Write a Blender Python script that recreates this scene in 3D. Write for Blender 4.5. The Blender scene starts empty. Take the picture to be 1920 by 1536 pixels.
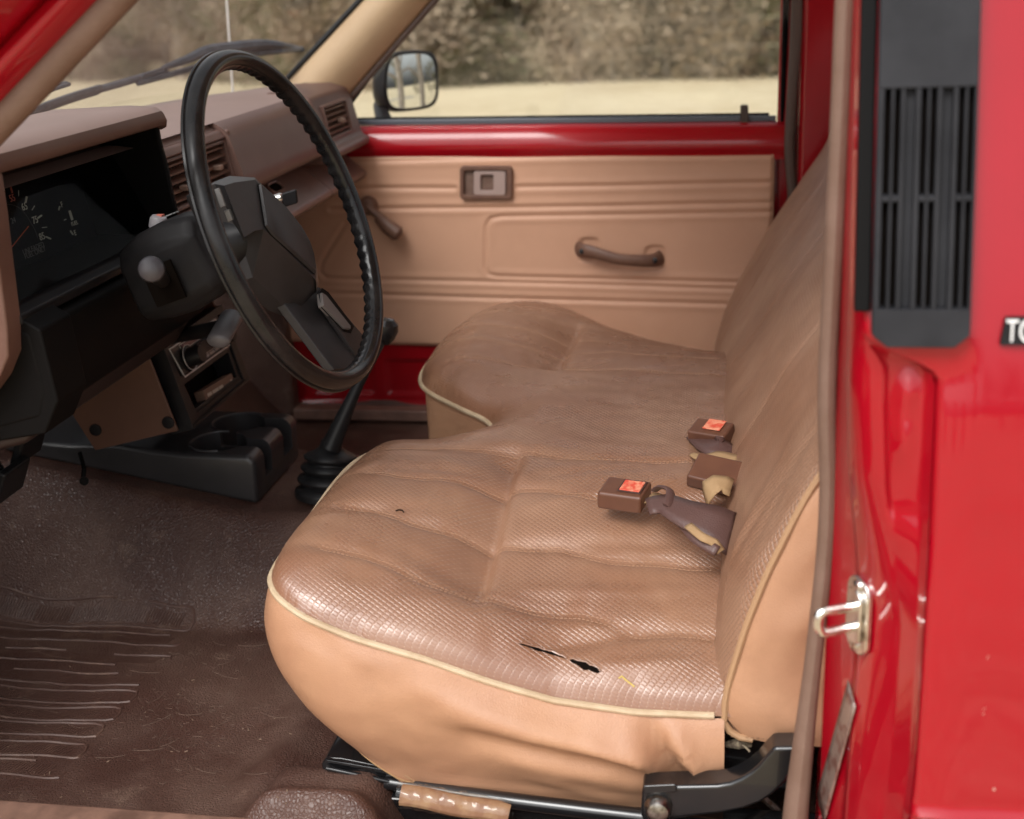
import bpy, bmesh, math, random
import numpy as np
from mathutils import Vector, noise
from mathutils.geometry import delaunay_2d_cdt
rad = math.radians
random.seed(7)
S = bpy.context.scene
COL = S.collection

# ------------------------------------------------------------------ camera
CAM = Vector((0.48797, -1.69833, 1.40341))
RT = ((0.98542990, 0.01419115, -0.16948900), (0.16468751, -0.32860001, 0.93000003), (-0.04249632, -0.94436256, -0.32614938))
cd = bpy.data.cameras.new("camera"); cam = bpy.data.objects.new("camera", cd); COL.objects.link(cam)
from mathutils import Matrix
m = Matrix(((RT[0][0], -RT[0][1], -RT[0][2], CAM.x), (RT[1][0], -RT[1][1], -RT[1][2], CAM.y), (RT[2][0], -RT[2][1], -RT[2][2], CAM.z), (0, 0, 0, 1)))
cam.matrix_world = m
cd.sensor_width = 36; cd.lens = 45; cd.clip_start = 0.05; cd.clip_end = 600
cd.dof.use_dof = True; cd.dof.focus_distance = 1.47; cd.dof.aperture_fstop = 4.8
S.camera = cam

# ------------------------------------------------------------------ world, sun
SUN_EL, SUN_ROT = rad(48), rad(200)
w = bpy.data.worlds.new("World"); S.world = w; w.use_nodes = True
nt = w.node_tree; nt.nodes.clear()
sky = nt.nodes.new('ShaderNodeTexSky'); sky.sky_type = 'NISHITA'; sky.sun_disc = False
sky.sun_elevation = SUN_EL; sky.sun_rotation = SUN_ROT; sky.dust_density = 4.0; sky.air_density = 1.0
hs = nt.nodes.new('ShaderNodeHueSaturation'); hs.inputs['Saturation'].default_value = 0.12
bg = nt.nodes.new('ShaderNodeBackground'); bg.inputs['Strength'].default_value = 0.145
wo = nt.nodes.new('ShaderNodeOutputWorld')
nt.links.new(sky.outputs[0], hs.inputs['Color']); nt.links.new(hs.outputs[0], bg.inputs['Color']); nt.links.new(bg.outputs[0], wo.inputs[0])
sd = bpy.data.lights.new("sun", 'SUN'); sd.energy = 0.9; sd.angle = rad(25); sd.color = (1, .975, .94)
so = bpy.data.objects.new("sun", sd); COL.objects.link(so)
so.rotation_euler = Vector((math.sin(SUN_ROT)*math.cos(SUN_EL), math.cos(SUN_ROT)*math.cos(SUN_EL), math.sin(SUN_EL))).to_track_quat('Z', 'Y').to_euler()
S.view_settings.view_transform = 'Standard'; S.view_settings.look = 'None'
S.view_settings.exposure = 0.6; S.view_settings.gamma = 1.0
S.cycles.max_bounces = 8; S.cycles.use_denoising = True

# ------------------------------------------------------------------ pixel of the 1920x1536 photo -> point on a plane of the truck
def ray(u, v):
    a, b = (u-960)/2400., (v-768)/2400.
    return Vector([r[0]*a+r[1]*b+r[2] for r in RT])
def PX(u, v, x): d = ray(u, v); return CAM + d*((x-CAM.x)/d.x)
def PY(u, v, y): d = ray(u, v); return CAM + d*((y-CAM.y)/d.y)
def PZ(u, v, z): d = ray(u, v); return CAM + d*((z-CAM.z)/d.z)
def PN(u, v, p, n):
    d = ray(u, v); n = Vector(n); return CAM + d*(((Vector(p)-CAM).dot(n))/d.dot(n))

# ------------------------------------------------------------------ materials
def mat(name, col, rough=.5, metal=0., coat=0., spec=.5, col2=None, cscale=8., cdetail=6., cmin=.4, cmax=.65, bump=None, cell=None, rvar=0., trans=0., emit=None, col3=None, c3scale=40., c3=(.6,.75), grain=0, coatr=.05):
    """bump = list of (kind, scale, strength, distance)"""
    M = bpy.data.materials.new(name); M.use_nodes = True; t = M.node_tree; N = t.nodes; L = t.links
    b = N['Principled BSDF']
    b.inputs['Base Color'].default_value = (*col, 1); b.inputs['Roughness'].default_value = rough
    b.inputs['Metallic'].default_value = metal; b.inputs['Coat Weight'].default_value = coat; b.inputs['Coat Roughness'].default_value = coatr
    b.inputs['Specular IOR Level'].default_value = spec
    b.inputs['Transmission Weight'].default_value = trans
    tc = N.new('ShaderNodeTexCoord')
    if col2:
        n = N.new('ShaderNodeTexNoise'); n.inputs['Scale'].default_value = cscale; n.inputs['Detail'].default_value = cdetail; n.inputs['Roughness'].default_value = .62
        L.new(tc.outputs['Object'], n.inputs['Vector'])
        r = N.new('ShaderNodeMapRange'); r.inputs[1].default_value = cmin; r.inputs[2].default_value = cmax; L.new(n.outputs['Fac'], r.inputs[0])
        mx = N.new('ShaderNodeMix'); mx.data_type = 'RGBA'; mx.inputs['A'].default_value = (*col, 1); mx.inputs['B'].default_value = (*col2, 1)
        L.new(r.outputs[0], mx.inputs['Factor']); out = mx.outputs['Result']
        if col3:
            n3 = N.new('ShaderNodeTexNoise'); n3.inputs['Scale'].default_value = c3scale; n3.inputs['Detail'].default_value = 9; n3.inputs['Roughness'].default_value = .7
            L.new(tc.outputs['Object'], n3.inputs['Vector'])
            r3 = N.new('ShaderNodeMapRange'); r3.inputs[1].default_value = c3[0]; r3.inputs[2].default_value = c3[1]; L.new(n3.outputs['Fac'], r3.inputs[0])
            m3 = N.new('ShaderNodeMix'); m3.data_type = 'RGBA'; L.new(out, m3.inputs['A']); m3.inputs['B'].default_value = (*col3, 1); L.new(r3.outputs[0], m3.inputs['Factor']); out = m3.outputs['Result']
        L.new(out, b.inputs['Base Color'])
    if rvar:
        n = N.new('ShaderNodeTexNoise'); n.inputs['Scale'].default_value = 14; n.inputs['Detail'].default_value = 8; L.new(tc.outputs['Object'], n.inputs['Vector'])
        r = N.new('ShaderNodeMapRange'); r.inputs[1].default_value = .3; r.inputs[2].default_value = .7; r.inputs[3].default_value = rough-rvar; r.inputs[4].default_value = rough+rvar
        L.new(n.outputs['Fac'], r.inputs[0]); L.new(r.outputs[0], b.inputs['Roughness'])
    prev = None
    for kind, sc, st, dist in (bump or []):
        bn = N.new('ShaderNodeBump'); bn.inputs['Strength'].default_value = st; bn.inputs['Distance'].default_value = dist
        if kind == 'noise':
            x = N.new('ShaderNodeTexNoise'); x.inputs['Scale'].default_value = sc; x.inputs['Detail'].default_value = 5; o = x.outputs['Fac']; L.new(tc.outputs['Object'], x.inputs['Vector'])
        elif kind == 'voro':
            x = N.new('ShaderNodeTexVoronoi'); x.feature = 'DISTANCE_TO_EDGE'; x.inputs['Scale'].default_value = sc
            nz = N.new('ShaderNodeTexNoise'); nz.inputs['Scale'].default_value = sc*.6; L.new(tc.outputs['Object'], nz.inputs['Vector'])
            ma = N.new('ShaderNodeVectorMath'); ma.operation = 'MULTIPLY_ADD'; ma.inputs[1].default_value = (.7/sc,)*3; L.new(nz.outputs['Color'], ma.inputs[0]); L.new(tc.outputs['Object'], ma.inputs[2])
            L.new(ma.outputs[0], x.inputs['Vector'])
            mr = N.new('ShaderNodeMapRange'); mr.inputs[2].default_value = .25; L.new(x.outputs['Distance'], mr.inputs[0]); o = mr.outputs[0]
        elif kind == 'wave':
            x = N.new('ShaderNodeTexWave'); x.bands_direction = 'Z'; x.inputs['Scale'].default_value = sc; x.inputs['Distortion'].default_value = .3; L.new(tc.outputs['Object'], x.inputs['Vector']); o = x.outputs['Fac']
        elif kind in ('cellXY', 'cellYZ'):
            sep = N.new('ShaderNodeSeparateXYZ'); L.new(tc.outputs['Object'], sep.inputs[0])
            A, B = ('X', 'Y') if kind == 'cellXY' else ('Y', 'Z')
            def mth(op, a, bb):
                q = N.new('ShaderNodeMath'); q.operation = op
                for i, z in enumerate((a, bb)):
                    if z is None: continue
                    if isinstance(z, (int, float)): q.inputs[i].default_value = z
                    else: L.new(z, q.inputs[i])
                return q.outputs[0]
            k = math.pi/sc
            if kind == 'cellXY': ca = mth('ADD', sep.outputs['X'], mth('MULTIPLY', sep.outputs['Z'], .7)); cb = mth('ADD', sep.outputs['Y'], mth('MULTIPLY', sep.outputs['Z'], .75))
            else: ca = mth('SUBTRACT', sep.outputs['Y'], mth('MULTIPLY', sep.outputs['X'], .7)); cb = sep.outputs['Z']
            sx = mth('MULTIPLY', ca, k); sy = mth('MULTIPLY', cb, k*.85)
            p = mth('ABSOLUTE', mth('SINE', mth('ADD', sx, sy), None), None); q = mth('ABSOLUTE', mth('SINE', mth('SUBTRACT', sx, sy), None), None)
            mm = mth('MINIMUM', p, q)
            o = mth('POWER', mth('MINIMUM', mth('MULTIPLY', mm, 1.7), 1.0), .6)
            # wear: pattern fades in places
            nw = N.new('ShaderNodeTexNoise'); nw.inputs['Scale'].default_value = 9; nw.inputs['Detail'].default_value = 3; L.new(tc.outputs['Object'], nw.inputs['Vector'])
            wr = N.new('ShaderNodeMapRange'); wr.inputs[1].default_value = .35; wr.inputs[2].default_value = .6; wr.inputs[3].default_value = .35; wr.inputs[4].default_value = 1; L.new(nw.outputs['Fac'], wr.inputs[0])
            if kind == 'cellXY':
                gn = N.new('ShaderNodeNewGeometry'); sn = N.new('ShaderNodeSeparateXYZ'); L.new(gn.outputs['True Normal'], sn.inputs[0])
                rn = N.new('ShaderNodeMapRange'); rn.inputs[1].default_value = .62; rn.inputs[2].default_value = .90; rn.inputs[3].default_value = .30; rn.inputs[4].default_value = 1; L.new(mth('ABSOLUTE', sn.outputs['Z'], None), rn.inputs[0])
                wq = mth('MULTIPLY', wr.outputs[0], rn.outputs[0])
            else: wq = wr.outputs[0]
            o2 = mth('MULTIPLY', o, wq); 
            # darker grooves, pale dots where they cross
            if cell:
                mr = N.new('ShaderNodeMapRange'); mr.inputs[1].default_value = 0; mr.inputs[2].default_value = .28; mr.inputs[3].default_value = cell[1]; mr.inputs[4].default_value = 0; L.new(mm, mr.inputs[0])
                m4 = N.new('ShaderNodeMix'); m4.data_type = 'RGBA'; src = b.inputs['Base Color'].links[0].from_socket if b.inputs['Base Color'].links else None
                if src: L.new(src, m4.inputs['A'])
                else: m4.inputs['A'].default_value = (*col, 1)
                m4.inputs['B'].default_value = (*cell[0], 1); L.new(mth('MULTIPLY', mr.outputs[0], wq), m4.inputs['Factor'])
                md = N.new('ShaderNodeMapRange'); md.inputs[1].default_value = .20; md.inputs[2].default_value = .34; md.inputs[3].default_value = .75; md.inputs[4].default_value = 0; L.new(mth('MAXIMUM', p, q), md.inputs[0])
                m5 = N.new('ShaderNodeMix'); m5.data_type = 'RGBA'; L.new(m4.outputs['Result'], m5.inputs['A']); m5.inputs['B'].default_value = (.58, .42, .31, 1); L.new(mth('MULTIPLY', md.outputs[0], wr.outputs[0]), m5.inputs['Factor']); L.new(m5.outputs['Result'], b.inputs['Base Color'])
            o = o2
        L.new(o, bn.inputs['Height'])
        if prev: L.new(prev.outputs[0], bn.inputs['Normal'])
        prev = bn
    if prev: L.new(prev.outputs[0], b.inputs['Normal'])
    if emit: b.inputs['Emission Color'].default_value = (*emit[0], 1); b.inputs['Emission Strength'].default_value = emit[1]
    return M

def glass_mat(name, tint=(1, 1, 1), refl=.9, scratch=0.):
    M = bpy.data.materials.new(name); M.use_nodes = True; t = M.node_tree; N = t.nodes; L = t.links; N.clear()
    o = N.new('ShaderNodeOutputMaterial'); tr = N.new('ShaderNodeBsdfTransparent'); tr.inputs[0].default_value = (*tint, 1)
    g = N.new('ShaderNodeBsdfGlossy'); g.inputs['Roughness'].default_value = .02; g.inputs['Color'].default_value = (refl,)*3+(1,)
    f = N.new('ShaderNodeFresnel'); ge = N.new('ShaderNodeNewGeometry'); mr0 = N.new('ShaderNodeMapRange'); mr0.inputs[3].default_value = 1.5; mr0.inputs[4].default_value = 1/1.5; L.new(ge.outputs['Backfacing'], mr0.inputs[0]); L.new(mr0.outputs[0], f.inputs['IOR'])
    mx = N.new('ShaderNodeMixShader'); L.new(f.outputs[0], mx.inputs[0]); L.new(tr.outputs[0], mx.inputs[1]); L.new(g.outputs[0], mx.inputs[2])
    last = mx
    if scratch:
        tc = N.new('ShaderNodeTexCoord'); mp = N.new('ShaderNodeMapping'); mp.inputs['Scale'].default_value = (3, 3, 60); mp.inputs['Rotation'].default_value = (.9, .5, .3)
        n = N.new('ShaderNodeTexNoise'); n.inputs['Scale'].default_value = 30; n.inputs['Detail'].default_value = 6
        L.new(tc.outputs['Object'], mp.inputs[0]); L.new(mp.outputs[0], n.inputs[0])
        n2 = N.new('ShaderNodeTexNoise'); n2.inputs['Scale'].default_value = 5; n2.inputs['Detail'].default_value = 4; L.new(tc.outputs['Object'], n2.inputs[0])
        r = N.new('ShaderNodeMapRange'); r.inputs[1].default_value = .6; r.inputs[2].default_value = .78; r.inputs[4].default_value = scratch*2.2; L.new(n.outputs['Fac'], r.inputs[0])
        r2 = N.new('ShaderNodeMapRange'); r2.inputs[1].default_value = .35; r2.inputs[2].default_value = .7; r2.inputs[3].default_value = scratch*.25; r2.inputs[4].default_value = scratch; L.new(n2.outputs['Fac'], r2.inputs[0])
        a = N.new('ShaderNodeMath'); L.new(r.outputs[0], a.inputs[0]); L.new(r2.outputs[0], a.inputs[1])
        d = N.new('ShaderNodeBsdfDiffuse'); d.inputs[0].default_value = (.55, .5, .48, 1)
        m2 = N.new('ShaderNodeMixShader'); L.new(a.outputs[0], m2.inputs[0]); L.new(mx.outputs[0], m2.inputs[1]); L.new(d.outputs[0], m2.inputs[2]); last = m2
    L.new(last.outputs[0], o.inputs[0])
    return M

RED = mat('red_paint', (.36, .002, .012), .34, coat=1., spec=.08, coatr=.04, col2=(.32, .002, .010), cscale=3, bump=[('noise', 700, .04, .0004)])
REDIN = mat('red_paint_inside', (.34, .003, .009), .38, coat=.8, spec=.1, coatr=.1, col2=(.30, .004, .009), cscale=5, bump=[('noise', 60, .05, .001)])
TAN = mat('tan_vinyl', (.48, .262, .152), .46, col2=(.42, .220, .128), cscale=7, col3=(.37, .195, .112), c3scale=6, c3=(.58, .82), bump=[('voro', 380, .25, .0006), ('noise', 30, .2, .003)])
TANCARD = mat('tan_door_vinyl', (.585, .328, .212), .52, col2=(.53, .292, .186), cscale=4, bump=[('voro', 500, .10, .0004)])
SEATM = mat('brown_seat_vinyl', (.252, .119, .068), .30, col2=(.325, .175, .105), cscale=5, cmin=.42, cmax=.66, spec=.9, rvar=.08,
            bump=[('noise', 26, .12, .004), ('cellXY', .0072, .62, .0012)], cell=((.20, .095, .055), .45))
SEATB = mat('brown_backrest_vinyl', (.26, .128, .074), .38, col2=(.37, .215, .138), cscale=4, cmin=.42, cmax=.66, spec=.6, rvar=.08,
            bump=[('noise', 22, .16, .004), ('cellYZ', .0072, .7, .0012)], cell=((.21, .10, .058), .35))
PIPE = mat('cream_piping', (.58, .45, .30), .45, col2=(.45, .33, .205), cscale=30)
PIPEB = mat('tan_piping', (.41, .245, .135), .45)
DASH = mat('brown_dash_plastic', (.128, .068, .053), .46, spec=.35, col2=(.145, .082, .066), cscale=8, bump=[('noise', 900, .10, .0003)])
DASHTOP = mat('pale_dash_top_plastic', (.27, .178, .150), .5, col2=(.30, .20, .17), cscale=5, bump=[('noise', 900, .12, .0003)])  # paler, cooler brown for the tops of dash, hood and vents
DASHLOW = mat('brown_lower_plastic', (.10, .045, .028), .5, col2=(.12, .055, .035), cscale=12, bump=[('noise', 900, .10, .0003)])
GLOVE = mat('brown_glove_box_plastic', (.125, .062, .045), .42, col2=(.16, .085, .065), cscale=10, bump=[('noise', 900, .08, .0003)])
HANDLE = mat('brown_handle_plastic', (.155, .078, .05), .5, col2=(.12, .055, .038), cscale=40, bump=[('noise', 400, .2, .0005)])
BLK = mat('black_plastic', (.009, .008, .009), .42, spec=.2, col2=(.015, .014, .015), cscale=20, bump=[('noise', 900, .12, .0003)])
BLKM = mat('matt_black_plastic', (.0035, .003, .003), .6, spec=.12, bump=[('noise', 700, .1, .0003)])
HUBM = mat('charcoal_hub_plastic', (.032, .029, .030), .42, spec=.3, col2=(.04, .037, .038), cscale=15, bump=[('noise', 900, .12, .0003)])
GREYP = mat('charcoal_plastic', (.012, .011, .0115), .50, spec=.13, col2=(.017, .0155, .016), cscale=15, bump=[('noise', 900, .12, .0003)])
RIMM = mat('black_wheel_rim_plastic', (.008, .0075, .008), .22, spec=.32, col2=(.02, .018, .018), cscale=20, rvar=.05, bump=[('noise', 300, .04, .0004)])
RUB = mat('black_rubber', (.011, .011, .012), .42, spec=.35, col2=(.02, .019, .02), cscale=20, bump=[('noise', 200, .1, .0005)])
GRILLE = mat('grey_black_grille_plastic', (.018, .018, .021), .58, spec=.18, col2=(.028, .028, .032), cscale=14, bump=[('noise', 500, .12, .0004)])
STEEL = mat('black_painted_steel', (.010, .010, .011), .25, coat=.5, bump=[('noise', 90, .05, .0006)])
CHROME = mat('worn_chrome', (.75, .72, .68), .22, metal=1., col2=(.45, .40, .35), cscale=90, cmin=.5, cmax=.7)
FOIL = mat('foil_sticker', (.42, .34, .30), .35, metal=.7, col2=(.25, .12, .10), cscale=60, cmin=.45, cmax=.6)
STRIP = mat('taupe_rubber_seal', (.165, .098, .070), .6, col2=(.20, .125, .095), cscale=20, bump=[('wave', 60, .10, .0006), ('noise', 400, .15, .0004)])
STRIPD = mat('dark_taupe_rubber_seal', (.09, .055, .042), .6)
CREAM = mat('cream_pillar_vinyl', (.56, .40, .245), .5, col2=(.50, .35, .21), cscale=6, bump=[('voro', 500, .1, .0004)])
MAT = mat('brown_rubber_floor_mat', (.074, .034, .025), .42, spec=.5, col2=(.125, .070, .052), cscale=7, cmin=.42, cmax=.68, rvar=.1,
          col3=(.26, .17, .125), c3scale=16, c3=(.60, .84), bump=[('noise', 12, .3, .006), ('voro', 230, .55, .0011), ('noise', 900, .15, .0004)])
RIBM = mat('worn_mat_ridge', (.095, .047, .035), .5, col2=(.19, .11, .078), cscale=30, cmin=.52, cmax=.70)
SILV = mat('silver_edging', (.75, .73, .70), .35, metal=.2)
GREYK = mat('grey_knob_plastic', (.06, .055, .062), .42)
ORB = mat('red_orange_button', (.62, .075, .040), .5, col2=(.75, .30, .18), cscale=110, cmin=.45, cmax=.62)
BUCK = mat('brown_buckle_plastic', (.13, .055, .032), .35, col2=(.11, .045, .028), cscale=50)
SLEEVE = mat('brown_rubber_sleeve', (.10, .052, .045), .42, bump=[('voro', 400, .3, .0005)])
WEB = mat('tan_webbing', (.38, .24, .12), .8, bump=[('noise', 900, .6, .0008)])
WHITE = mat('white_marking', (.62, .62, .60), .6)
BONE = mat('gauge_marking', (.62, .64, .52), .6)
ORG = mat('orange_needle', (.75, .13, .04), .5)
REDMK = mat('red_marking', (.60, .16, .11), .6)
WHT = mat('white_badge_paint', (.85, .85, .85), .4)
MIRR = mat('mirror_glass', (.85, .87, .86), .01, metal=1.)
GLASS = glass_mat('side_window_glass', (.97, .98, .97))
WGLASS = glass_mat('dusty_windscreen_glass', (.90, .91, .91), scratch=.10)
LENS = glass_mat('instrument_lens', (.95, .95, .95), .04)
FACE = mat('gauge_face', (.006, .006, .008), .6, spec=.15)
CLEAR = glass_mat('clear_wrap', (.95, .93, .9), 1.)
RADIOM = mat('radio_face', (.020, .018, .018), .35)
CASS = mat('brown_cassette_card', (.16, .09, .06), .6)
FOAM = mat('dirty_foam', (.30, .24, .16), .9, col2=(.10, .07, .05), cscale=200, bump=[('noise', 500, .8, .002)])
HOLE = mat('hole_shade_and_burn_black', (.006, .004, .003), .95, spec=.05)  # near-black puts the shade inside tears, slots and cavities into the colour

# ------------------------------------------------------------------ mesh helpers
def empty(name, parent=None):
    o = bpy.data.objects.new(name, None); COL.objects.link(o); o.parent = parent; o.empty_display_size = .05; return o
def tag(o, label=None, cat=None, group=None, kind=None):
    if label: o['label'] = label
    if cat: o['category'] = cat
    if group: o['group'] = group
    if kind: o['kind'] = kind
    return o
def M(name, parent, material, V, F, smooth=True, angle=35, bevel=0., bseg=3, sub=0, solid=0., mats=None, fm=None, weld=False):
    me = bpy.data.meshes.new(name); me.from_pydata([tuple(v) for v in V], [], F); me.update()
    bm = bmesh.new(); bm.from_mesh(me)
    if weld: bmesh.ops.remove_doubles(bm, verts=bm.verts, dist=1e-5)
    bmesh.ops.recalc_face_normals(bm, faces=bm.faces); bm.to_mesh(me); bm.free()
    me.materials.append(material)
    for q in (mats or []): me.materials.append(q)
    if fm: me.polygons.foreach_set('material_index', fm)
    if smooth:
        me.polygons.foreach_set('use_smooth', [True]*len(me.polygons)); me.set_sharp_from_angle(angle=rad(angle))
    o = bpy.data.objects.new(name, me); COL.objects.link(o); o.parent = parent
    if solid: q = o.modifiers.new('s', 'SOLIDIFY'); q.thickness = solid; q.offset = 0
    if bevel: q = o.modifiers.new('b', 'BEVEL'); q.width = bevel; q.segments = bseg; q.limit_method = 'ANGLE'; q.angle_limit = rad(30); q.harden_normals = smooth
    if sub: q = o.modifiers.new('u', 'SUBSURF'); q.levels = sub; q.render_levels = sub
    return o
class G:
    def __init__(s): s.V = []; s.F = []
    def add(s, V, F):
        b = len(s.V); s.V += [Vector(v) for v in V]; s.F += [tuple(i+b for i in f) for f in F]; return s
    def prism(s, pts, off):
        n = len(pts); off = Vector(off); pts = [Vector(p) for p in pts]
        return s.add(pts+[p+off for p in pts], [tuple(range(n)), tuple(range(2*n-1, n-1, -1))]+[(i, (i+1) % n, n+(i+1) % n, n+i) for i in range(n)])
    def hexa(s, a, b): # two quads
        return s.add(list(a)+list(b), [(0, 1, 2, 3), (7, 6, 5, 4), (0, 4, 5, 1), (1, 5, 6, 2), (2, 6, 7, 3), (3, 7, 4, 0)])
    def box(s, x0, x1, y0, y1, z0, z1):
        return s.hexa([(x0, y0, z0), (x1, y0, z0), (x1, y1, z0), (x0, y1, z0)], [(x0, y0, z1), (x1, y0, z1), (x1, y1, z1), (x0, y1, z1)])
    def obox(s, c, ax, ay, az, hx, hy, hz):
        c = Vector(c); ax = Vector(ax).normalized()*hx; ay = Vector(ay).normalized()*hy; az = Vector(az).normalized()*hz
        return s.hexa([c-ax-ay-az, c+ax-ay-az, c+ax+ay-az, c-ax+ay-az], [c-ax-ay+az, c+ax-ay+az, c+ax+ay+az, c-ax+ay+az])
    def tube(s, path, r, n=12, closed=False, flat=None, up=None):
        path = [Vector(p) for p in path]; k = len(path); V = []; F = []; prevu = None
        for i, p in enumerate(path):
            if closed: t = path[(i+1) % k]-path[i-1]
            else: t = path[min(i+1, k-1)]-path[max(i-1, 0)]
            t.normalize()
            if up is not None: u = Vector(up)-t*Vector(up).dot(t)
            elif prevu is None: u = t.orthogonal()
            else: u = prevu-t*prevu.dot(t)
            u.normalize(); prevu = u; q = t.cross(u)
            rr = r[i] if isinstance(r, (list, tuple, np.ndarray)) else r
            a, b = (rr, rr) if flat is None else (rr*flat[0], rr*flat[1])
            V += [p+u*a*math.cos(2*math.pi*j/n)+q*b*math.sin(2*math.pi*j/n) for j in range(n)]
        for i in range(k if closed else k-1):
            for j in range(n): a = i*n; b = ((i+1) % k)*n; F.append((a+j, a+(j+1) % n, b+(j+1) % n, b+j))
        if not closed: F += [tuple(range(n-1, -1, -1)), tuple((k-1)*n+j for j in range(n))]
        return s.add(V, F)
    def lathe(s, prof, o, ax, n=32):
        """prof = [(radius, height)]"""
        o = Vector(o); ax = Vector(ax).normalized(); u = ax.orthogonal().normalized(); q = ax.cross(u); V = []; F = []
        for r, h in prof: V += [o+ax*h+(u*math.cos(2*math.pi*j/n)+q*math.sin(2*math.pi*j/n))*max(r, 1e-5) for j in range(n)]
        for i in range(len(prof)-1):
            for j in range(n): F.append((i*n+j, i*n+(j+1) % n, (i+1)*n+(j+1) % n, (i+1)*n+j))
        F += [tuple(range(n-1, -1, -1)), tuple((len(prof)-1)*n+j for j in range(n))]
        return s.add(V, F)
    def grid(s, fn, nu, nv, cu=False):
        V = [fn(i/nu, j/nv) for i in range(nu+1) for j in range(nv+1)]
        return s.add(V, [(i*(nv+1)+j, (i+1)*(nv+1)+j, (i+1)*(nv+1)+j+1, i*(nv+1)+j+1) for i in range(nu) for j in range(nv)])
    def loft(s, rows, closed=False, caps=False):
        k = len(rows[0]); V = [p for r in rows for p in r]; F = []
        for i in range(len(rows)-1):
            for j in range(k if closed else k-1): F.append((i*k+j, i*k+(j+1) % k, (i+1)*k+(j+1) % k, (i+1)*k+j))
        if caps: F += [tuple(range(k)), tuple((len(rows)-1)*k+j for j in range(k-1, -1, -1))]
        return s.add(V, F)
    def obj(s, name, parent, material, **kw): return M(name, parent, material, s.V, s.F, **kw)
def smooth_path(P, step=.01, closed=False):
    P = [Vector(p) for p in P]; n = len(P); out = []
    for i in range(n if closed else n-1):
        g = (lambda k: P[k % n]) if closed else (lambda k: P[max(0, min(n-1, k))])
        p0, p1, p2, p3 = g(i-1), g(i), g(i+1), g(i+2); m_ = max(1, int((p2-p1).length/step))
        for k in range(m_):
            t = k/m_; out.append(.5*((2*p1)+(p2-p0)*t+(2*p0-5*p1+4*p2-p3)*t*t+(3*p1-p0-3*p2+p3)*t**3))
    if not closed: out.append(P[-1])
    return out
def rrect(c, u, v, hw, hh, r, n=5):
    c = Vector(c); u = Vector(u).normalized(); v = Vector(v).normalized(); out = []
    for sx, sy, a0 in ((1, 1, 0), (-1, 1, 90), (-1, -1, 180), (1, -1, 270)):
        for k in range(n+1):
            a = rad(a0+90*k/n); out.append(c+u*(sx*(hw-r)+r*math.cos(a))+v*(sy*(hh-r)+r*math.sin(a)))
    return out
def text(name, s_, size, o, right, up, material, parent, ext=.0004, sx=1., align='CENTER'):
    cu = bpy.data.curves.new('t', 'FONT'); cu.body = s_; cu.size = size; cu.extrude = ext; cu.align_x = align; cu.align_y = 'CENTER'
    ob = bpy.data.objects.new('t', cu); COL.objects.link(ob)
    dg = bpy.context.evaluated_depsgraph_get(); me = bpy.data.meshes.new_from_object(ob.evaluated_get(dg)); bpy.data.objects.remove(ob)
    r = Vector(right).normalized(); u = Vector(up); u = (u-r*u.dot(r)).normalized(); n = r.cross(u); o = Vector(o)
    me.transform(Matrix(((r.x*sx, u.x, n.x, o.x), (r.y*sx, u.y, n.y, o.y), (r.z*sx, u.z, n.z, o.z), (0, 0, 0, 1))))
    me.materials.clear(); me.materials.append(material)
    q = bpy.data.objects.new(name, me); COL.objects.link(q); q.parent = parent; return q
def join_into(dst, others):
    """merge meshes of others into dst"""
    bm = bmesh.new(); bm.from_mesh(dst.data)
    for o in others: bm.from_mesh(o.data); bpy.data.objects.remove(o)
    bm.to_mesh(dst.data); bm.free(); return dst
def boolean(o, cutters):
    for c in cutters:
        q = o.modifiers.new('c', 'BOOLEAN'); q.operation = 'DIFFERENCE'; q.solver = 'EXACT'; q.object = c
    dg = bpy.context.evaluated_depsgraph_get(); me = bpy.data.meshes.new_from_object(o.evaluated_get(dg))
    o.modifiers.clear(); o.data = me
    for c in cutters: bpy.data.objects.remove(c)
    return o
def sst(a, b, x): t = np.clip((x-a)/(b-a), 0, 1); return t*t*(3-2*t)
def gauss(x, w): return np.exp(-(x/w)**2)

# ================================================================== SETTING
def terrain(x, y):
    d = math.hypot(x, y)
    z = -.05*max(0, d-9) if d < 60 else -.05*51
    if x > 6 and y < 8: z *= .35
    return z + .06*noise.noise((x*.3, y*.3, 0))*min(1, d/8)
g = G(); rs = [0, 3, 5, 7, 9, 12, 15, 18, 22, 26, 30, 35, 40, 46, 53, 60, 75, 100, 160, 300]
g.loft([[Vector((r*math.cos(a*math.pi/36), r*math.sin(a*math.pi/36), terrain(r*math.cos(a*math.pi/36), r*math.sin(a*math.pi/36)))) for a in range(72)] for r in rs], closed=True)
FIELD = mat('dry_winter_grass', (.66, .55, .37), .95, col2=(.56, .45, .29), cscale=.35, cmin=.35, cmax=.65, col3=(.76, .66, .47), c3scale=3, c3=(.5, .7), bump=[('noise', 12, .6, .08)], spec=.1)
tag(g.obj('ground', None, FIELD), 'dry straw coloured winter field around the truck', 'ground', kind='structure')
ROAD = mat('pale_gravel_road', (.36, .33, .30), .9, col2=(.30, .27, .24), cscale=3)
g = G(); g.loft([[Vector((x, y, terrain(x, y)+.05)) for x in (24, 24.9, 25.8, 26.7, 27.6)] for y in range(-16, 40, 2)])
tag(g.obj('road', None, ROAD), 'pale gravel road crossing the field behind the truck', 'road', kind='structure')

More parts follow.
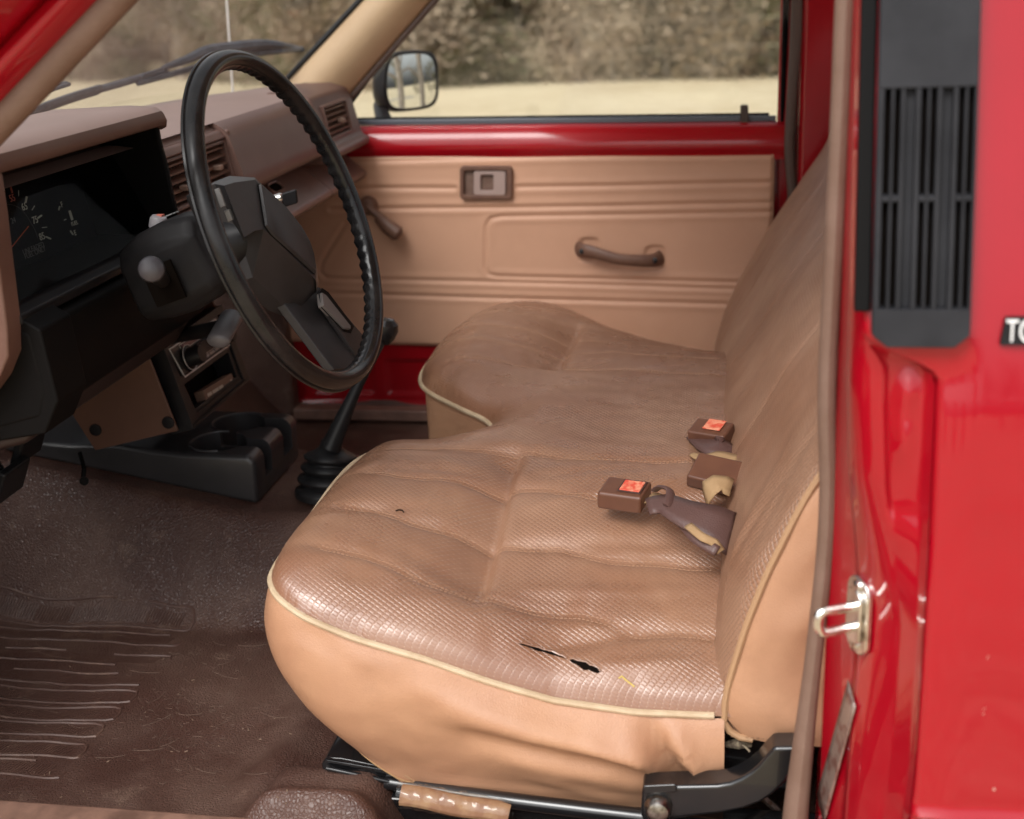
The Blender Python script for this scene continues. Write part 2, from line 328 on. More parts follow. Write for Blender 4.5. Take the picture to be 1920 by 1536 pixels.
LEAFD = mat('dull_thicket_leaves', (.185, .145, .095), .8, col2=(.28, .22, .15), cscale=1.3, cmin=.4, cmax=.6, spec=.2)
LEAFG = mat('olive_thicket_leaves', (.13, .125, .065), .8, col2=(.21, .19, .105), cscale=1.3, cmin=.4, cmax=.6, spec=.2)
LEAFB = mat('russet_thicket_leaves', (.27, .195, .135), .8, col2=(.40, .32, .23), cscale=1.3, cmin=.4, cmax=.6, spec=.2)
BARK = mat('grey_brown_bark', (.24, .20, .165), .9, col2=(.38, .33, .28), cscale=6, bump=[('noise', 20, .8, .03)])
def tree_mesh(seed, h, rad0, nleaf, leaf, low=.03, size=.16):
    R_ = random.Random(seed); t = G(); ends = []
    base = [Vector((0, 0, -.1)), Vector((R_.uniform(-.1, .1), R_.uniform(-.1, .1), h*.35)), Vector((R_.uniform(-.4, .4), R_.uniform(-.4, .4), h*.75)), Vector((R_.uniform(-.6, .6), R_.uniform(-.6, .6), h))]
    t.tube(smooth_path(base, .5), [rad0*(1-.9*i/(len(smooth_path(base, .5))-1)) for i in range(len(smooth_path(base, .5)))], 8)
    for k in range(16):
        z = h*R_.uniform(low, .85); a = R_.uniform(0, 6.28); L_ = h*R_.uniform(.16, .34); p0 = Vector((0, 0, z))
        p1 = p0+Vector((math.cos(a)*L_*.5, math.sin(a)*L_*.5, L_*.25)); p2 = p0+Vector((math.cos(a)*L_, math.sin(a)*L_, L_*.55*R_.uniform(.2, 1.2)))
        t.tube([p0, p1, p2], [rad0*.32, rad0*.2, .01], 5); ends += [p1, p2, (p1+p2)/2]
        for q in range(3):
            e = p1+(p2-p1)*R_.random(); d = Vector((R_.uniform(-1, 1), R_.uniform(-1, 1), R_.uniform(-.2, 1)))*L_*.4; t.tube([e, e+d], [rad0*.1, .006], 4); ends.append(e+d)
    f = G()
    for k in range(nleaf):
        c = R_.choice(ends)+Vector((R_.gauss(0, .35), R_.gauss(0, .35), R_.gauss(0, .3)))
        a = Vector((R_.gauss(0, 1), R_.gauss(0, 1), R_.gauss(0, 1))).normalized(); b = a.orthogonal().normalized(); s_ = size*R_.uniform(.4, 1.3)
        f.add([c-a*s_, c+b*s_*.45, c+a*s_, c-b*s_*.45], [(0, 1, 2, 3)])
    return t, f
KINDS = [('leafless tree', (9, .17, 2200, LEAFB)), ('thicket tree', (7, .13, 5200, LEAFD)), ('evergreen tree', (8, .15, 6500, LEAFG)), ('scrub bush', (3.2, .05, 4200, LEAFB)), ('scrub bush', (3.0, .05, 4600, LEAFG))]
protos = []
for i, (nm, (h, r0, nl, lf)) in enumerate(KINDS):
    t, f = tree_mesh(10+i, h, r0, nl, lf, low=.02 if i else .12, size=.085 if i < 3 else .07)
    protos.append((nm, t, f, lf))
pm = []
for nm, t, f, lf in protos:
    a = t.obj('trunk', None, BARK); b = f.obj('crown', None, lf, smooth=False); pm.append((a.data, b.data)); bpy.data.objects.remove(a); bpy.data.objects.remove(b)
LAB = ['tall leafless grey tree in the wood edge across the field', 'dull brown leafy thicket tree in the wood edge across the field', 'olive green tree in the wood edge across the field', 'russet scrub bush at the foot of the far wood', 'olive scrub bush at the foot of the far wood']
def plant(i, x, y, sc, rz, label=None, group='trees of the wood across the field', bare=False):
    r = empty(('tree', 'tree', 'tree', 'bush', 'bush')[i]); r.location = (x, y, terrain(x, y)-.03); r.rotation_euler = (0, 0, rz); r.scale = (sc, sc, sc)
    tag(r, label or LAB[i], 'bush' if i > 2 else 'tree', 'bushes along the wood edge' if i > 2 and not label else group)
    a = bpy.data.objects.new('trunk', pm[i][0]); COL.objects.link(a); a.parent = r
    if not bare: b = bpy.data.objects.new('crown', pm[i][1]); COL.objects.link(b); b.parent = r
    return r
R2 = random.Random(3)
def wf(az): return 1+1.35*float(sst(rad(104), rad(121), az))
for k in range(150):
    az = rad(R2.uniform(76, 150)); row = k % 3; d = (28, 31, 35)[row]+R2.uniform(-1.2, 1.2)
    d *= wf(az)
    x = .49+d*math.cos(az); y = -1.7+d*math.sin(az)
    plant(R2.choice((0, 1, 2, 1, 1)), x, y, R2.uniform(.8, 1.2), R2.uniform(0, 6))
for k in range(110):
    az = rad(R2.uniform(76, 150)); d = (25.5+R2.uniform(-.8, 3))*wf(az)
    plant(R2.choice((3, 3, 4)), .49+d*math.cos(az), -1.7+d*math.sin(az), R2.uniform(.6, 1.1), R2.uniform(0, 6))
UNDER = mat('wood_undergrowth', (.19, .14, .09), .95, col2=(.30, .23, .155), cscale=2, bump=[('noise', 3, 1, .3)], spec=.1)
g = G(); g.grid(lambda u, v: (lambda az, d: Vector((.49+d*math.cos(az), -1.7+d*math.sin(az), terrain(0, 38)+(-1.5, 2.0, 6.0, 12)[int(v*3+.5)]+.8*noise.noise((az*14, v*3, 2)))))(rad(70+95*u), 39*wf(rad(70+95*u)) + 2*noise.noise((u*20, v*5, 1))+v*4), 120, 3)
tag(g.obj('undergrowth', None, UNDER), 'dense brown depth of the wood behind its edge', 'undergrowth', kind='stuff')
# trees seen in the door mirror
for x, y, lb in ((9.2, 1.95, 'thick trunked tree standing left in the door mirror view'), (10.5, 3.7, 'thick trunked tree standing right in the door mirror view')):
    r = plant(0, x, y, 1.25, 1, lb, 'trees behind the truck', bare=True)
for k in range(16): plant(R2.choice((1, 2)), -60+8*k+R2.uniform(-1, 1), -58+R2.uniform(-2, 2), .8, R2.uniform(0, 6), 'leafy tree of the unseen row added behind the open driver side', 'trees added behind the driver side')  # unseen row, added for its dark reflection in the red paint
for k in range(9): plant(2, 52+R2.uniform(-2, 4), -8+7*k+R2.uniform(-1, 1), .9, R2.uniform(0, 6), 'dark evergreen tree beyond the gravel road behind the truck', 'evergreens beyond the road')
# ================================================================== TRUCK
T = tag(empty('pickup_truck'), 'red pickup truck seen into its brown and tan cab through the open driver side doorway', 'pickup truck')
def ease(a, b, t): return a+(b-a)*t
def lerpc(tab, x):
    return float(np.interp(x, [a for a, _ in tab], [b for _, b in tab]))
def fold(p, a, b, amp, wd):
    """soft ridge of cloth along the segment a-b (2-D)"""
    ax, ay = a; bx, by = b; dx, dy = bx-ax, by-ay; l2 = dx*dx+dy*dy; t = max(0, min(1, ((p[0]-ax)*dx+(p[1]-ay)*dy)/l2))
    d = math.hypot(p[0]-ax-dx*t, p[1]-ay-dy*t); return amp*math.exp(-(d/wd)**2)*math.sin(math.pi*(.15+.7*t))

# ---------------------------------------------------------------- bench seat
seat = empty('bench_seat', T)
OUT = [(.56, -.612), (.42, -.618), (.28, -.622), (.16, -.622), (.10, -.619), (.056, -.609), (.030, -.588), (.019, -.545), (.017, -.42), (.015, -.32), (.020, -.255), (.036, -.215), (.070, -.196),
       (.11, -.182), (.145, -.160), (.166, -.125), (.166, -.088), (.148, -.058), (.112, -.030), (.070, .010), (.042, .045), (.026, .082), (.018, .14), (.018, .24), (.028, .34), (.04, .43), (.058, .51), (.09, .575), (.14, .612), (.22, .622), (.34, .622), (.56, .612)]
out2 = [Vector((p.x, p.y)) for p in smooth_path([(x, y, 0) for x, y in OUT], .008)]
oarr = np.array([(p.x, p.y) for p in out2])
def dist_out(x, y):
    a = oarr[:-1]; b = oarr[1:]; d = b-a; t = np.clip((((x-a[:, 0])*d[:, 0]+(y-a[:, 1])*d[:, 1])/(d**2).sum(1)), 0, 1)
    return float(np.sqrt((x-a[:, 0]-t*d[:, 0])**2+(y-a[:, 1]-t*d[:, 1])**2).min())
SIDE = [(0, .826), (.03, .817), (.07, .800), (.128, .781), (.192, .764), (.256, .742), (.32, .724), (.40, .714), (.6, .712)]
MID = [(0, .822), (.1, .818), (.2, .806), (.35, .792), (.6, .78)]
def zedge(x, y):
    t = float(sst(.30, .58, abs(y))); return ease(lerpc(MID, x), lerpc(SIDE, x), t)-.050*float(sst(.31, .50, x))*float(sst(.18, .50, y))
SX = .235; SEAMS = (-.545, -.455, -.365, -.275); SEAMP = (.07, .16, .25, .34)
def ztop(x, y, d=None, detail=True):
    if d is None: d = dist_out(x, y)
    c = .043*math.sqrt(max(0, 1-(1-min(d/.085, 1))**2))+.012*(1-math.exp(-d/.1))
    z = zedge(x, y)+c
    if not detail: return z
    for ys, sg in ((SEAMS, -1), (SEAMP, 1)):
        a, b = ys[0], ys[-1]
        m_ = float(sst(a-.035, a+.03, y)*(1-sst(b-.03, b+.035, y)))
        fr = float(sst(.03, .09, x))
        # transverse seam: steep from the front, flat behind
        if x < SX: v = -.025*math.exp(-((SX-x)/.050)**1.4)
        else: v = -.025*math.exp(-((x-SX)/.006)**1.2)*.55-.010*math.exp(-((x-SX)/.07)**2)
        z += v*m_
        # puffs between the fore-aft quilting lines
        if a-.02 < y < b+.02:
            u = (y-a)/(b-a)*3; z += (.0019 if sg < 0 else .0010)*abs(math.sin(math.pi*u))**.8*m_*fr*(1 if x < .44 else 0.6)
        for q, yy in enumerate(ys):
            yw = yy+.004*math.sin(x*25+q)+.003*math.sin(x*60+q*2)
            z -= (.0028 if sg < 0 else .0012)*math.exp(-((y-yw)/.0045)**2)*fr
            z -= (.0015 if sg < 0 else .0008)*math.exp(-((y-yw)/.011)**2)*fr
    z -= .004*math.exp(-((y+.17)/.05)**2)*float(sst(.2, .3, x))
    # wrinkles and sag
    z -= .013*math.exp(-((y+.27)/.11)**2)*float(sst(.22, .10, x))
    z -= .030*float(sst(.12, .42, x))*float(sst(.10, .40, y))
    z += .003*noise.noise((x*9, y*9, 1.3))+.0016*noise.noise((x*14, y*32, 4.1))*min(1, d/.04)+.0009*noise.noise((x*60, y*40, 2))
    if y < 0: z += .0028*math.exp(-((x-.04-.1*(y+.6)-.0)/.018)**2)*float(sst(-.6, -.5, y))*0.6
    for (a, b, am, wd) in (((.30, -.585), (.42, -.545), -.006, .010), ((.36, -.60), (.44, -.585), .004, .008), ((.25, -.40), (.42, -.33), .0022, .008), ((.27, -.45), (.44, -.43), -.0022, .008), ((.26, -.52), (.46, -.49), .0022, .007), ((.26, -.34), (.4, -.30), -.002, .007), ((.05, -.47), (.16, -.43), -.0025, .008), ((.06, -.36), (.2, -.34), -.0025, .007), ((.07, -.30), (.2, -.30), .002, .006)):
        z += fold((x, y), a, b, am, wd)
    return z
def PS(u, v, h=0.):
    p = PZ(u, v, .80)
    for k in range(25): p = PZ(u, v, .5*p.z+.5*(ztop(p.x, p.y)+h))
    return p
pts = [Vector((p.x, p.y)) for p in out2]; nb = len(pts); ST = .0055
gx = np.arange(.0, .56, ST); gy = np.arange(-.63, .63, ST)
edges = [(i, (i+1) % nb) for i in range(nb)]
for i, x in enumerate(gx):
    for j, y in enumerate(gy):
        xx = x+(ST/2 if j % 2 else 0)
        if xx < .555 and -.62 < y < .62:
            # inside?
            pass
from mathutils.geometry import intersect_point_tri_2d
def inside_mask(P):
    px, py = P[:, 0], P[:, 1]; c = np.zeros(len(P), bool); a = oarr; b = np.roll(oarr, -1, 0)
    for (x0, y0), (x1, y1) in zip(a, b):
        if y0 == y1: continue
        k = ((y0 > py) != (y1 > py)) & (px < (x1-x0)*(py-y0)/(y1-y0)+x0); c ^= k
    return c
GP = np.array([(x+(ST/2 if j % 2 else 0), y) for i, x in enumerate(gx) for j, y in enumerate(gy)])
GP = GP[inside_mask(GP)]
A_, B_ = oarr[:-1], oarr[1:]; D_ = B_-A_; L2 = (D_**2).sum(1)
dd = []
for x, y in GP:
    t = np.clip(((x-A_[:, 0])*D_[:, 0]+(y-A_[:, 1])*D_[:, 1])/L2, 0, 1); dd.append(math.sqrt(((x-A_[:, 0]-t*D_[:, 0])**2+(y-A_[:, 1]-t*D_[:, 1])**2).min()))
dd = np.array(dd); k = dd > .0022; GP = GP[k]; dd = dd[k]
r = delaunay_2d_cdt(pts+[Vector(p) for p in GP], edges, [], 1, 1e-6)
dl = [0.]*nb+list(dd)
V = []
for i, p in enumerate(r[0]):
    d = dl[r[3][i][0]] if r[3][i] else 0
    V.append((p.x, p.y, ztop(p.x, p.y, d)))
M('seat_cushion', seat, SEATM, V, [tuple(f) for f in r[2]], angle=80)
pipe = [Vector((p.x, p.y, zedge(p.x, p.y)+.001)) for p in out2]
G().tube([p for p in pipe if not (p.y < 0 and p.x > .480)], .0036, 8).obj('cushion_piping', seat, PIPE)
# skirt below the piping
def out_n(i):
    a = oarr[max(0, i-2)]; b = oarr[min(len(oarr)-1, i+2)]; t = b-a; t = t/np.linalg.norm(t); return Vector((-t[1], t[0], 0))*-1
ctr = Vector((.3, 0, 0)); rows = []
NS = 26
for j in range(NS+1):
    t = j/NS; row = []
    for i, p in enumerate(pipe):
        n = out_n(i)
        if (i > 5 and i < len(pipe)-6):
            pass
        if n.y*(-1 if p.y < 0 else 1) < 0 and abs(p.y) > .5: n = -n
        innotch = (.035 < p.x < .2 and -.22 < p.y < .08)
        zb = .590 if p.y < -.3 else .60
        near = p.y < -.5 or p.y > .5
        xb = p.x
        # front lower corner drawn back under the seat
        back = .105*float(sst(.24, .02, p.x))*(0 if innotch else 1)
        zb += .030*float(sst(.13, .02, p.x))
        z = p.z-.003+(zb-p.z)*t
        off = .013*max(0, math.sin(math.pi*min(1, t*1.25)**.8)) if not innotch else .002
        q = Vector((p.x, p.y, z))+n*off
        q.x += back*t**3
        if p.y < -.5: q.y += .022*t**2*float(sst(.02, .15, p.x))+.0
        if p.y < -.56:
            xz = (q.x, q.z)
            wv = 0
            for (a, b, am, wd) in (((.22, .712), (.40, .672), .016, .016), ((.24, .688), (.40, .655), -.010, .014), ((.19, .735), (.33, .70), .006, .010), ((.415, .70), (.455, .62), -.016, .010), ((.435, .70), (.475, .63), .014, .009), ((.39, .70), (.425, .63), .006, .010),
                                   ((.26, .665), (.42, .62), .007, .016), ((.06, .79), (.12, .765), -.003, .006), ((.10, .775), (.16, .752), .003, .006), ((.09, .74), (.11, .66), .003, .02), ((.35, .69), (.42, .66), .006, .008), ((.30, .63), (.38, .60), .005, .010)):
                wv += fold(xz, a, b, am, wd)
            wv += .003*noise.noise((q.x*12, q.z*20, 5))+.0012*noise.noise((q.x*40, q.z*50, 9))
            q.y -= wv
        row.append(q)
    rows.append([q for q in row])
# near rear end of the skirt stops at the torn edge beside the recliner
xc = .487
g = G(); g.loft([[q for q, p in zip(row, pipe) if not (p.x > xc and p.y < 0)] for row in rows]); g.obj('cushion_skirt', seat, TAN, angle=80)
hem = [rows[-1][i]+Vector((0, -.0005, .012)) for i in range(len(pipe)) if pipe[i].x < xc and pipe[i].y < -.2]
G().tube(hem, .0012, 5).obj('hem_seam', seat, PIPEB)
G().tube([rows[int(NS*.9)][i]+Vector((0, -.001, 0)) for i in range(len(pipe)) if .02 < pipe[i].x < .2 and pipe[i].y < -.5], .0008, 5).obj('hem_stitch', seat, mat('yellow_stitch', (.42, .25, .12), .7))
# dark underside + frame pan so that nothing shows through
G().box(.10, .56, -.575, .575, .60, .70).obj('seat_pan', seat, STEEL, bevel=.01)
# tears
def slit(P, w_, nm):
    c = [PS(u, v) for u, v in P]; c = smooth_path(c, .004); n = len(c); L_ = []; R_ = []
    for i, p in enumerate(c):
        t = (c[min(i+1, n-1)]-c[max(i-1, 0)]).normalized(); q = Vector((-t.y, t.x, 0)); ww = w_*max(0,math.sin(math.pi*i/(n-1)))**.7*(1+.3*math.sin(i*2.1))
        for lst, s_ in ((L_, 1), (R_, -1)):
            e = p+q*ww*s_; lst.append(Vector((e.x, e.y, ztop(e.x, e.y)+.0007)))
    return [L_, R_]
for P, w_ in (((( 972, 1208), (1000, 1216), (1035, 1226), (1062, 1236)), .0018), (((1068, 1238), (1090, 1247), (1126, 1261)), .0030)):
    rr = slit(P, w_, ''); G().loft(rr).obj('tear', seat, HOLE)
    G().tube([p+Vector((0, 0, .0006)) for p in rr[0]], .0009, 5).obj('tear_edge', seat, SEATM)
G().tube([PS(u, v, .001) for u, v in ((1160, 1272), (1166, 1268), (1172, 1274), (1190, 1288))], .0009, 5).obj('loose_thread', seat, mat('yellow_thread', (.6, .45, .12), .8))
G().tube([PS(u, v, .0008) for u, v in ((742, 958), (748, 956), (754, 957), (757, 961))], .0008, 5).obj('burn_mark', seat, HOLE)

# stitches along the quilting lines
g = G()
for ys in (SEAMS, SEAMP):
    for q, yy in enumerate(ys):
        for dy in (-.0032, .0032):
            x = .07
            while x < .47:
                yw = yy+.004*math.sin(x*25+q)+.003*math.sin(x*60+q*2)+dy
                a = Vector((x, yw, ztop(x, yw)+.0004)); b = Vector((x+.0028, yw, ztop(x+.0028, yw)+.0004)); g.tube([a, b], .00042, 4); x += .0045
g.obj('cushion_stitching', seat, mat('pale_stitch', (.42, .25, .16), .8))

# ---- backrest
BP = [(.66, .500), (.687, .492), (.70, .486), (.712, .482), (.748, .487), (.812, .503), (.867, .521), (.932, .548), (.961, .562), (1.004, .592), (1.077, .641), (1.104, .655), (1.20, .690), (1.26, .715)]
def xb(z): return lerpc(BP, z)
YB = .612
def xback(y, z):
    d = min(YB-abs(y), (1.245-z)*1.1, (z-.655)*.9+.03); d = max(0, d)
    c = (.014+.016*float(sst(.95, .80, z)))*math.sqrt(max(0, 1-(1-min(d/.08, 1))**2))
    x = xb(z)-c-.009*math.exp(-((y-.05)/.3)**2)*float(sst(.95, .80, z))+.012*float(sst(-.15, -.45, y))*float(sst(.88, .76, z))
    x += .0022*noise.noise((y*8, z*9, 7))+.0008*noise.noise((y*40, z*30, 7))
    for yy in (-.545, -.275, .07, .34): x += .0028*math.exp(-((y-yy)/.005)**2)*float(sst(1.2, 1.1, z))
    for (a, b, am, wd) in (((-.56, .80), (-.50, .95), -.003, .010), ((-.5, .76), (-.42, .84), .003, .012), ((-.58, .86), (-.55, .98), .003, .008), ((-.2, .76), (.1, .74), .003, .010)): x += fold((y, z), a, b, am, wd)
    return x
# smooth the knots of the profile
zz = np.linspace(.66, 1.26, 121); xs = np.array([xb(z) for z in zz]); 
for k in range(12): xs[1:-1] = (xs[:-2]+xs[1:-1]*2+xs[2:])/4
BP = list(zip(zz.tolist(), xs.tolist()))
g = G(); NY, NZ = 190, 92
g.grid(lambda u, v: (lambda y, z: Vector((xback(y, z), y, z)))(-YB+2*YB*u, .685+(1.245-.685)*v), NY, NZ)
g.obj('backrest_cushion', seat, SEATB, angle=80)
def pip(y): return [Vector((xb(z)+.001, y, z)) for z in np.linspace(.70, 1.245, 70)]
lowc = lambda y: [Vector((.512, y, .6885)), Vector((.500, y, .690)), Vector((.490, y, .696)), Vector((.484, y, .706))]
for y in (-YB-.001, YB+.001): G().tube(smooth_path(lowc(y)+pip(y)[2:], .008), .0036, 8).obj('backrest_piping', seat, PIPEB)
# tan side panels + back panel
for sgn in (-1, 1):
    g = G(); rows_ = []
    zs = np.linspace(.690, 1.245, 60)
    for k in range(22):
        t = k/21
        row = []
        for z in zs:
            x0 = xb(z)+.002; x1 = x0+.125
            if z < .71: x0 += .012*(1-(z-.69)/.02)
            bulge = .010*max(0,math.sin(math.pi*t))**.6+.0025*noise.noise((t*5, z*22, 3))+fold((t, z), (.1, .80), (.9, .86), .004, .02)+fold((t, z), (.0, .735), (.9, .70), .004, .015)+fold((t, z), (.2, .90), (.9, .95), .003, .02)
            row.append(Vector((x0+(x1-x0)*t, sgn*(YB+bulge*(1 if t < .9 else .6)), z)))
        rows_.append(row)
    g.loft(rows_); g.obj('backrest_side_panel', seat, TAN, angle=80)
g = G(); g.grid(lambda u, v: (lambda y, z: Vector((xb(z)+.127, y, z)))(-YB+2*YB*u, .69+.555*v), 8, 20); g.grid(lambda u, v: Vector((ease(xb(.688), xb(.688)+.127, v), -YB+2*YB*u, .6885)), 8, 4); g.grid(lambda u, v: Vector((ease(xb(1.245), xb(1.245)+.127, v), -YB+2*YB*u, 1.245)), 8, 4)
g.obj('backrest_rear_cover', seat, TANCARD)
# stitches at the bottom hem of the near side panel
g = G(); x = .505
while x < .60: g.tube([(x, -YB-.008, .6945), (x+.003, -YB-.008, .6945)], .0006, 4); x += .005
g.obj('backrest_stitching', seat, mat('hem_stitch_tan', (.30, .17, .09), .8))
# recliner arm, bolt, rails
yb_ = -.655
ARM = [(1203, 1490), (1204, 1478), (1268, 1475), (1345, 1473), (1368, 1469), (1388, 1461), (1406, 1450), (1422, 1436), (1437, 1418), (1452, 1402), (1508, 1402), (1499, 1424), (1488, 1446), (1473, 1468), (1452, 1489), (1426, 1506), (1394, 1518), (1350, 1527), (1300, 1532), (1262, 1538), (1252, 1556), (1230, 1564), (1210, 1552), (1201, 1530)]
G().prism([PY(u, v, yb_) for u, v in ARM], (0, .028, 0)).obj('recliner_arm', seat, STEEL, bevel=.004, bseg=3)
G().prism([PY(u, v, yb_-.005) for u, v in ((1206, 1474), (1267, 1471), (1269, 1486), (1208, 1490))], (0, .004, 0)).obj('recliner_stop', seat, STEEL, bevel=.0015)
c = PY(1234, 1514, yb_-.003)
G().lathe([(.013, .004), (.0135, 0), (.0125, -.005), (.010, -.009), (.005, -.011), (0, -.0112)], c, (0, 1, 0), 24).obj('pivot_bolt', seat, mat('worn_steel', (.42, .40, .37), .3, metal=1., col2=(.12, .10, .09), cscale=120))
g = G(); g.tube([PY(725, 1466, -.60), PY(860, 1489, -.61), PY(1010, 1508, -.62), PY(1210, 1532, -.63), PY(1400, 1560, -.63)], .0085, 12); g.obj('seat_lift_bar', seat, STEEL)
g = G(); g.prism([PY(u, v, -.60) for u, v in ((603, 1432), (612, 1420), (640, 1422), (760, 1446), (760, 1480), (690, 1470), (605, 1455))], (0, .05, 0))
g.tube([PY(612, 1424, -.605), PY(760, 1450, -.605)], .003, 6); g.tube([PY(610, 1440, -.605), PY(740, 1468, -.605)], .003, 6); g.tube([PY(606, 1453, -.607), PY(690, 1470, -.607)], .003, 6)
g.obj('seat_rail', seat, STEEL, bevel=.002)
G().box(.07, .62, -.61, -.585, .555, .59).obj('seat_rail', seat, STEEL, bevel=.004)
G().box(.07, .62, .585, .61, .555, .59).obj('seat_rail', seat, STEEL, bevel=.004)
g = G(); g.tube([PY(1385, 1400, -.56), PY(1388, 1470, -.56)], .004, 6); g.tube([PY(1405, 1395, -.57), PY(1400, 1440, -.57), PY(1392, 1465, -.57)], .002, 6); g.tube([PY(1370, 1440, -.57), PY(1395, 1470, -.57), PY(1440, 1440, -.57)], .003, 6); g.tube([PY(1395, 1462, -.58), PY(1470, 1530, -.58)], .004, 6)
g.obj('recliner_spring', seat, mat('rusty_spring', (.12, .07, .045), .5, metal=.7, col2=(.3, .27, .24), cscale=150))
g = G(); g.tube([PY(1362, 1396, -.60), PY(1385, 1393, -.605), PY(1408, 1398, -.60)], [.003, .006, .002], 8); g.tube([PY(1392, 1396, -.61), PY(1401, 1404, -.61), PY(1406, 1410, -.612)], .0013, 5); g.obj('frayed_padding', seat, FOAM)

# ---------------------------------------------------------------- floor mat (one rubber sheet over floor, tunnel and toe boards)
def zmat(x, y):
    ty = abs(y-.02); top = .682+.19*max(0, -.19-x)
    f = .552+.006*noise.noise((x*3, y*3, 0))
    side = float(sst(.245, .115, ty))
    z = f+(top-f)*side
    toe = max(0, ease(-.60, -.40, float(sst(-.1, .15, y)))-x); z = max(z, f+toe*1.25) if True else z
    # sill
    z = max(z, f+.045*float(sst(.63, .69, abs(y))))
    # bunched mat at the seat rail
    z += .066*math.exp(-((x-.078)/.072)**6)*math.exp(-((y+.625)/.055)**6)*(1 if y < 0 else 0)
    z += .016*math.exp(-((x+.015)/.030)**2)*math.exp(-((y+.50)/.10)**2)+.010*math.exp(-((x-.0)/.03)**2)*math.exp(-((y+.62)/.03)**2)
    z += .006*noise.noise((x*7, y*7, 3))*min(1, 1)+.0035*fold((x, y), (-.14, -.50), (-.02, -.30), 1, .02)+.004*fold((x, y), (-.10, -.60), (.0, -.42), -1, .02)
    z += .0015*noise.noise((x*30, y*22, 3))
    return z
floor_mat = empty('floor_mat', T)
g = G(); g.grid(lambda u, v: (lambda x, y: Vector((x, y, zmat(x, y))))(-.62+1.25*u, -.70+1.40*v), 190, 215)
g.obj('mat_sheet', floor_mat, MAT, angle=80)
# moulded heel ribs
def pmat(u, v, h=.001):
    p = PZ(u, v, .56)
    for k in range(20): p = PZ(u, v, .5*p.z+.5*(zmat(p.x, p.y)+h))
    return p
RIBS = [(365, 1160), (345, 1200), (318, 1238), (285, 1275), (253, 1307), (222, 1340), (190, 1372), (158, 1410), (124, 1446)]
for i, (u, v) in enumerate(RIBS):
    g = G(); hg = g
    e = pmat(u, v); y0 = e.y; x1 = e.x; hw = .0142; x0 = -.60
    def w(x): return y0+.0025*math.sin((x+i*.02)*30)+.002*noise.noise((x*16, i*3., 0))
    loop = []
    xs_ = np.arange(x0, x1-.008, .008)
    loop += [(x, w(x)-hw) for x in xs_]; loop += [(x1-.003, w(x1)-hw+.003), (x1, w(x1)), (x1-.003, w(x1)+hw-.003)]; loop += [(x, w(x)+hw) for x in xs_[::-1]]
    run = []
    for (x, y) in loop+[None and 0 or (9, 9)]:
        if x < 8 and noise.noise((x*11, y*60, i*3.3)) > -.32: run.append((x, y))
        else:
            if len(run) > 2: g.tube([Vector((a, b, zmat(a, b)-.0002)) for a, b in run], .0020, 6)
            run = []
    x = x0+.02
    while x < x1-.02:
        if noise.noise((x*9, i*7, 1)) > -.3:
            a, b = (x, w(x)-hw*.6), (x+.006, w(x)+hw*.6); hg.tube([Vector((p[0], p[1], zmat(*p)+.0002)) for p in (a, b)], .0008, 4)
        x += .0042
    g.obj('moulded_rib', floor_mat, RIBM)

# crumbs and scratches
g = G()
Rc = random.Random(5)
for k in range(90):
    u, v = Rc.uniform(0, 560), Rc.uniform(1090, 1520)
    p = pmat(u, v, .0005); s_ = Rc.uniform(.0003, .0008)
    g.obox(p, (Rc.uniform(-1, 1), Rc.uniform(-1, 1), .2), (0, .3, 1), (.5, -.2, .1), s_*Rc.uniform(1, 2.5), s_*.6, s_)
tag(g.obj('grit', floor_mat, mat('pale_grit', (.24, .16, .11), .9)), kind='stuff')
g = G()
for k in range(60):
    u, v = Rc.uniform(0, 560), Rc.uniform(1080, 1480); a = rad(Rc.uniform(-50, 20)); L_ = Rc.uniform(10, 60)
    P = [pmat(u+L_*t*math.cos(a), v+L_*t*math.sin(a)+3*math.sin(t*3), .0004) for t in (0, .25, .5, .75, 1)]; g.tube(P, .00035, 4)
for k in range(230):
    u, v = Rc.gauss(370, 75), Rc.gauss(1310, 75); a = rad(Rc.uniform(0, 180)); L_ = Rc.uniform(4, 14)
    g.tube([pmat(u+L_*t*math.cos(a), v+L_*t*math.sin(a), .0003) for t in (0, .5, 1)], .00028, 4)
tag(g.obj('scuff', floor_mat, mat('pale_scuff', (.17, .11, .082), .7)), kind='stuff')

# ---------------------------------------------------------------- near door opening: jamb, outer skin, sill, pillars
def skin_y(z): return float(np.interp(z, [.30, .60, .772, .779, .786, .82, .9, .95, 1.0, 1.05, 1.1, 1.15, 1.2, 1.25, 1.3, 1.6], [-.80, -.832, -.838, -.8435, -.839, -.8385, -.8365, -.8335, -.829, -.8225, -.8145, -.805, -.795, -.784, -.772, -.690]))
def xedge(z): return ease(.629, .578, float(sst(1.118, 1.150, z)))-.006*float(sst(.82, .70, z))
g = G()
zs = np.concatenate([np.arange(.45, 1.10, .02), np.arange(1.10, 1.17, .006), np.arange(1.18, 1.6, .03)])
zs = np.unique(np.concatenate([zs, [.766, .772, .776, .779, .782, .786, .792]]))
rows_ = []
for z in zs:
    x0 = xedge(z); row = [Vector((x0, skin_y(z)+.006, z)), Vector((x0+.0015, skin_y(z)+.002, z)), Vector((x0+.006, skin_y(z)+.0003, z))]
    for x in (.66, .68, .72, .85, 1.1, 1.3): row.append(Vector((x, skin_y(z)-.0+.0025*float(sst(.665, .672, x)) if x < .7 else skin_y(z)+.0025, z)))
    rows_.append(row)
g.loft(rows_); g.obj('side_skin', T, RED, angle=50)
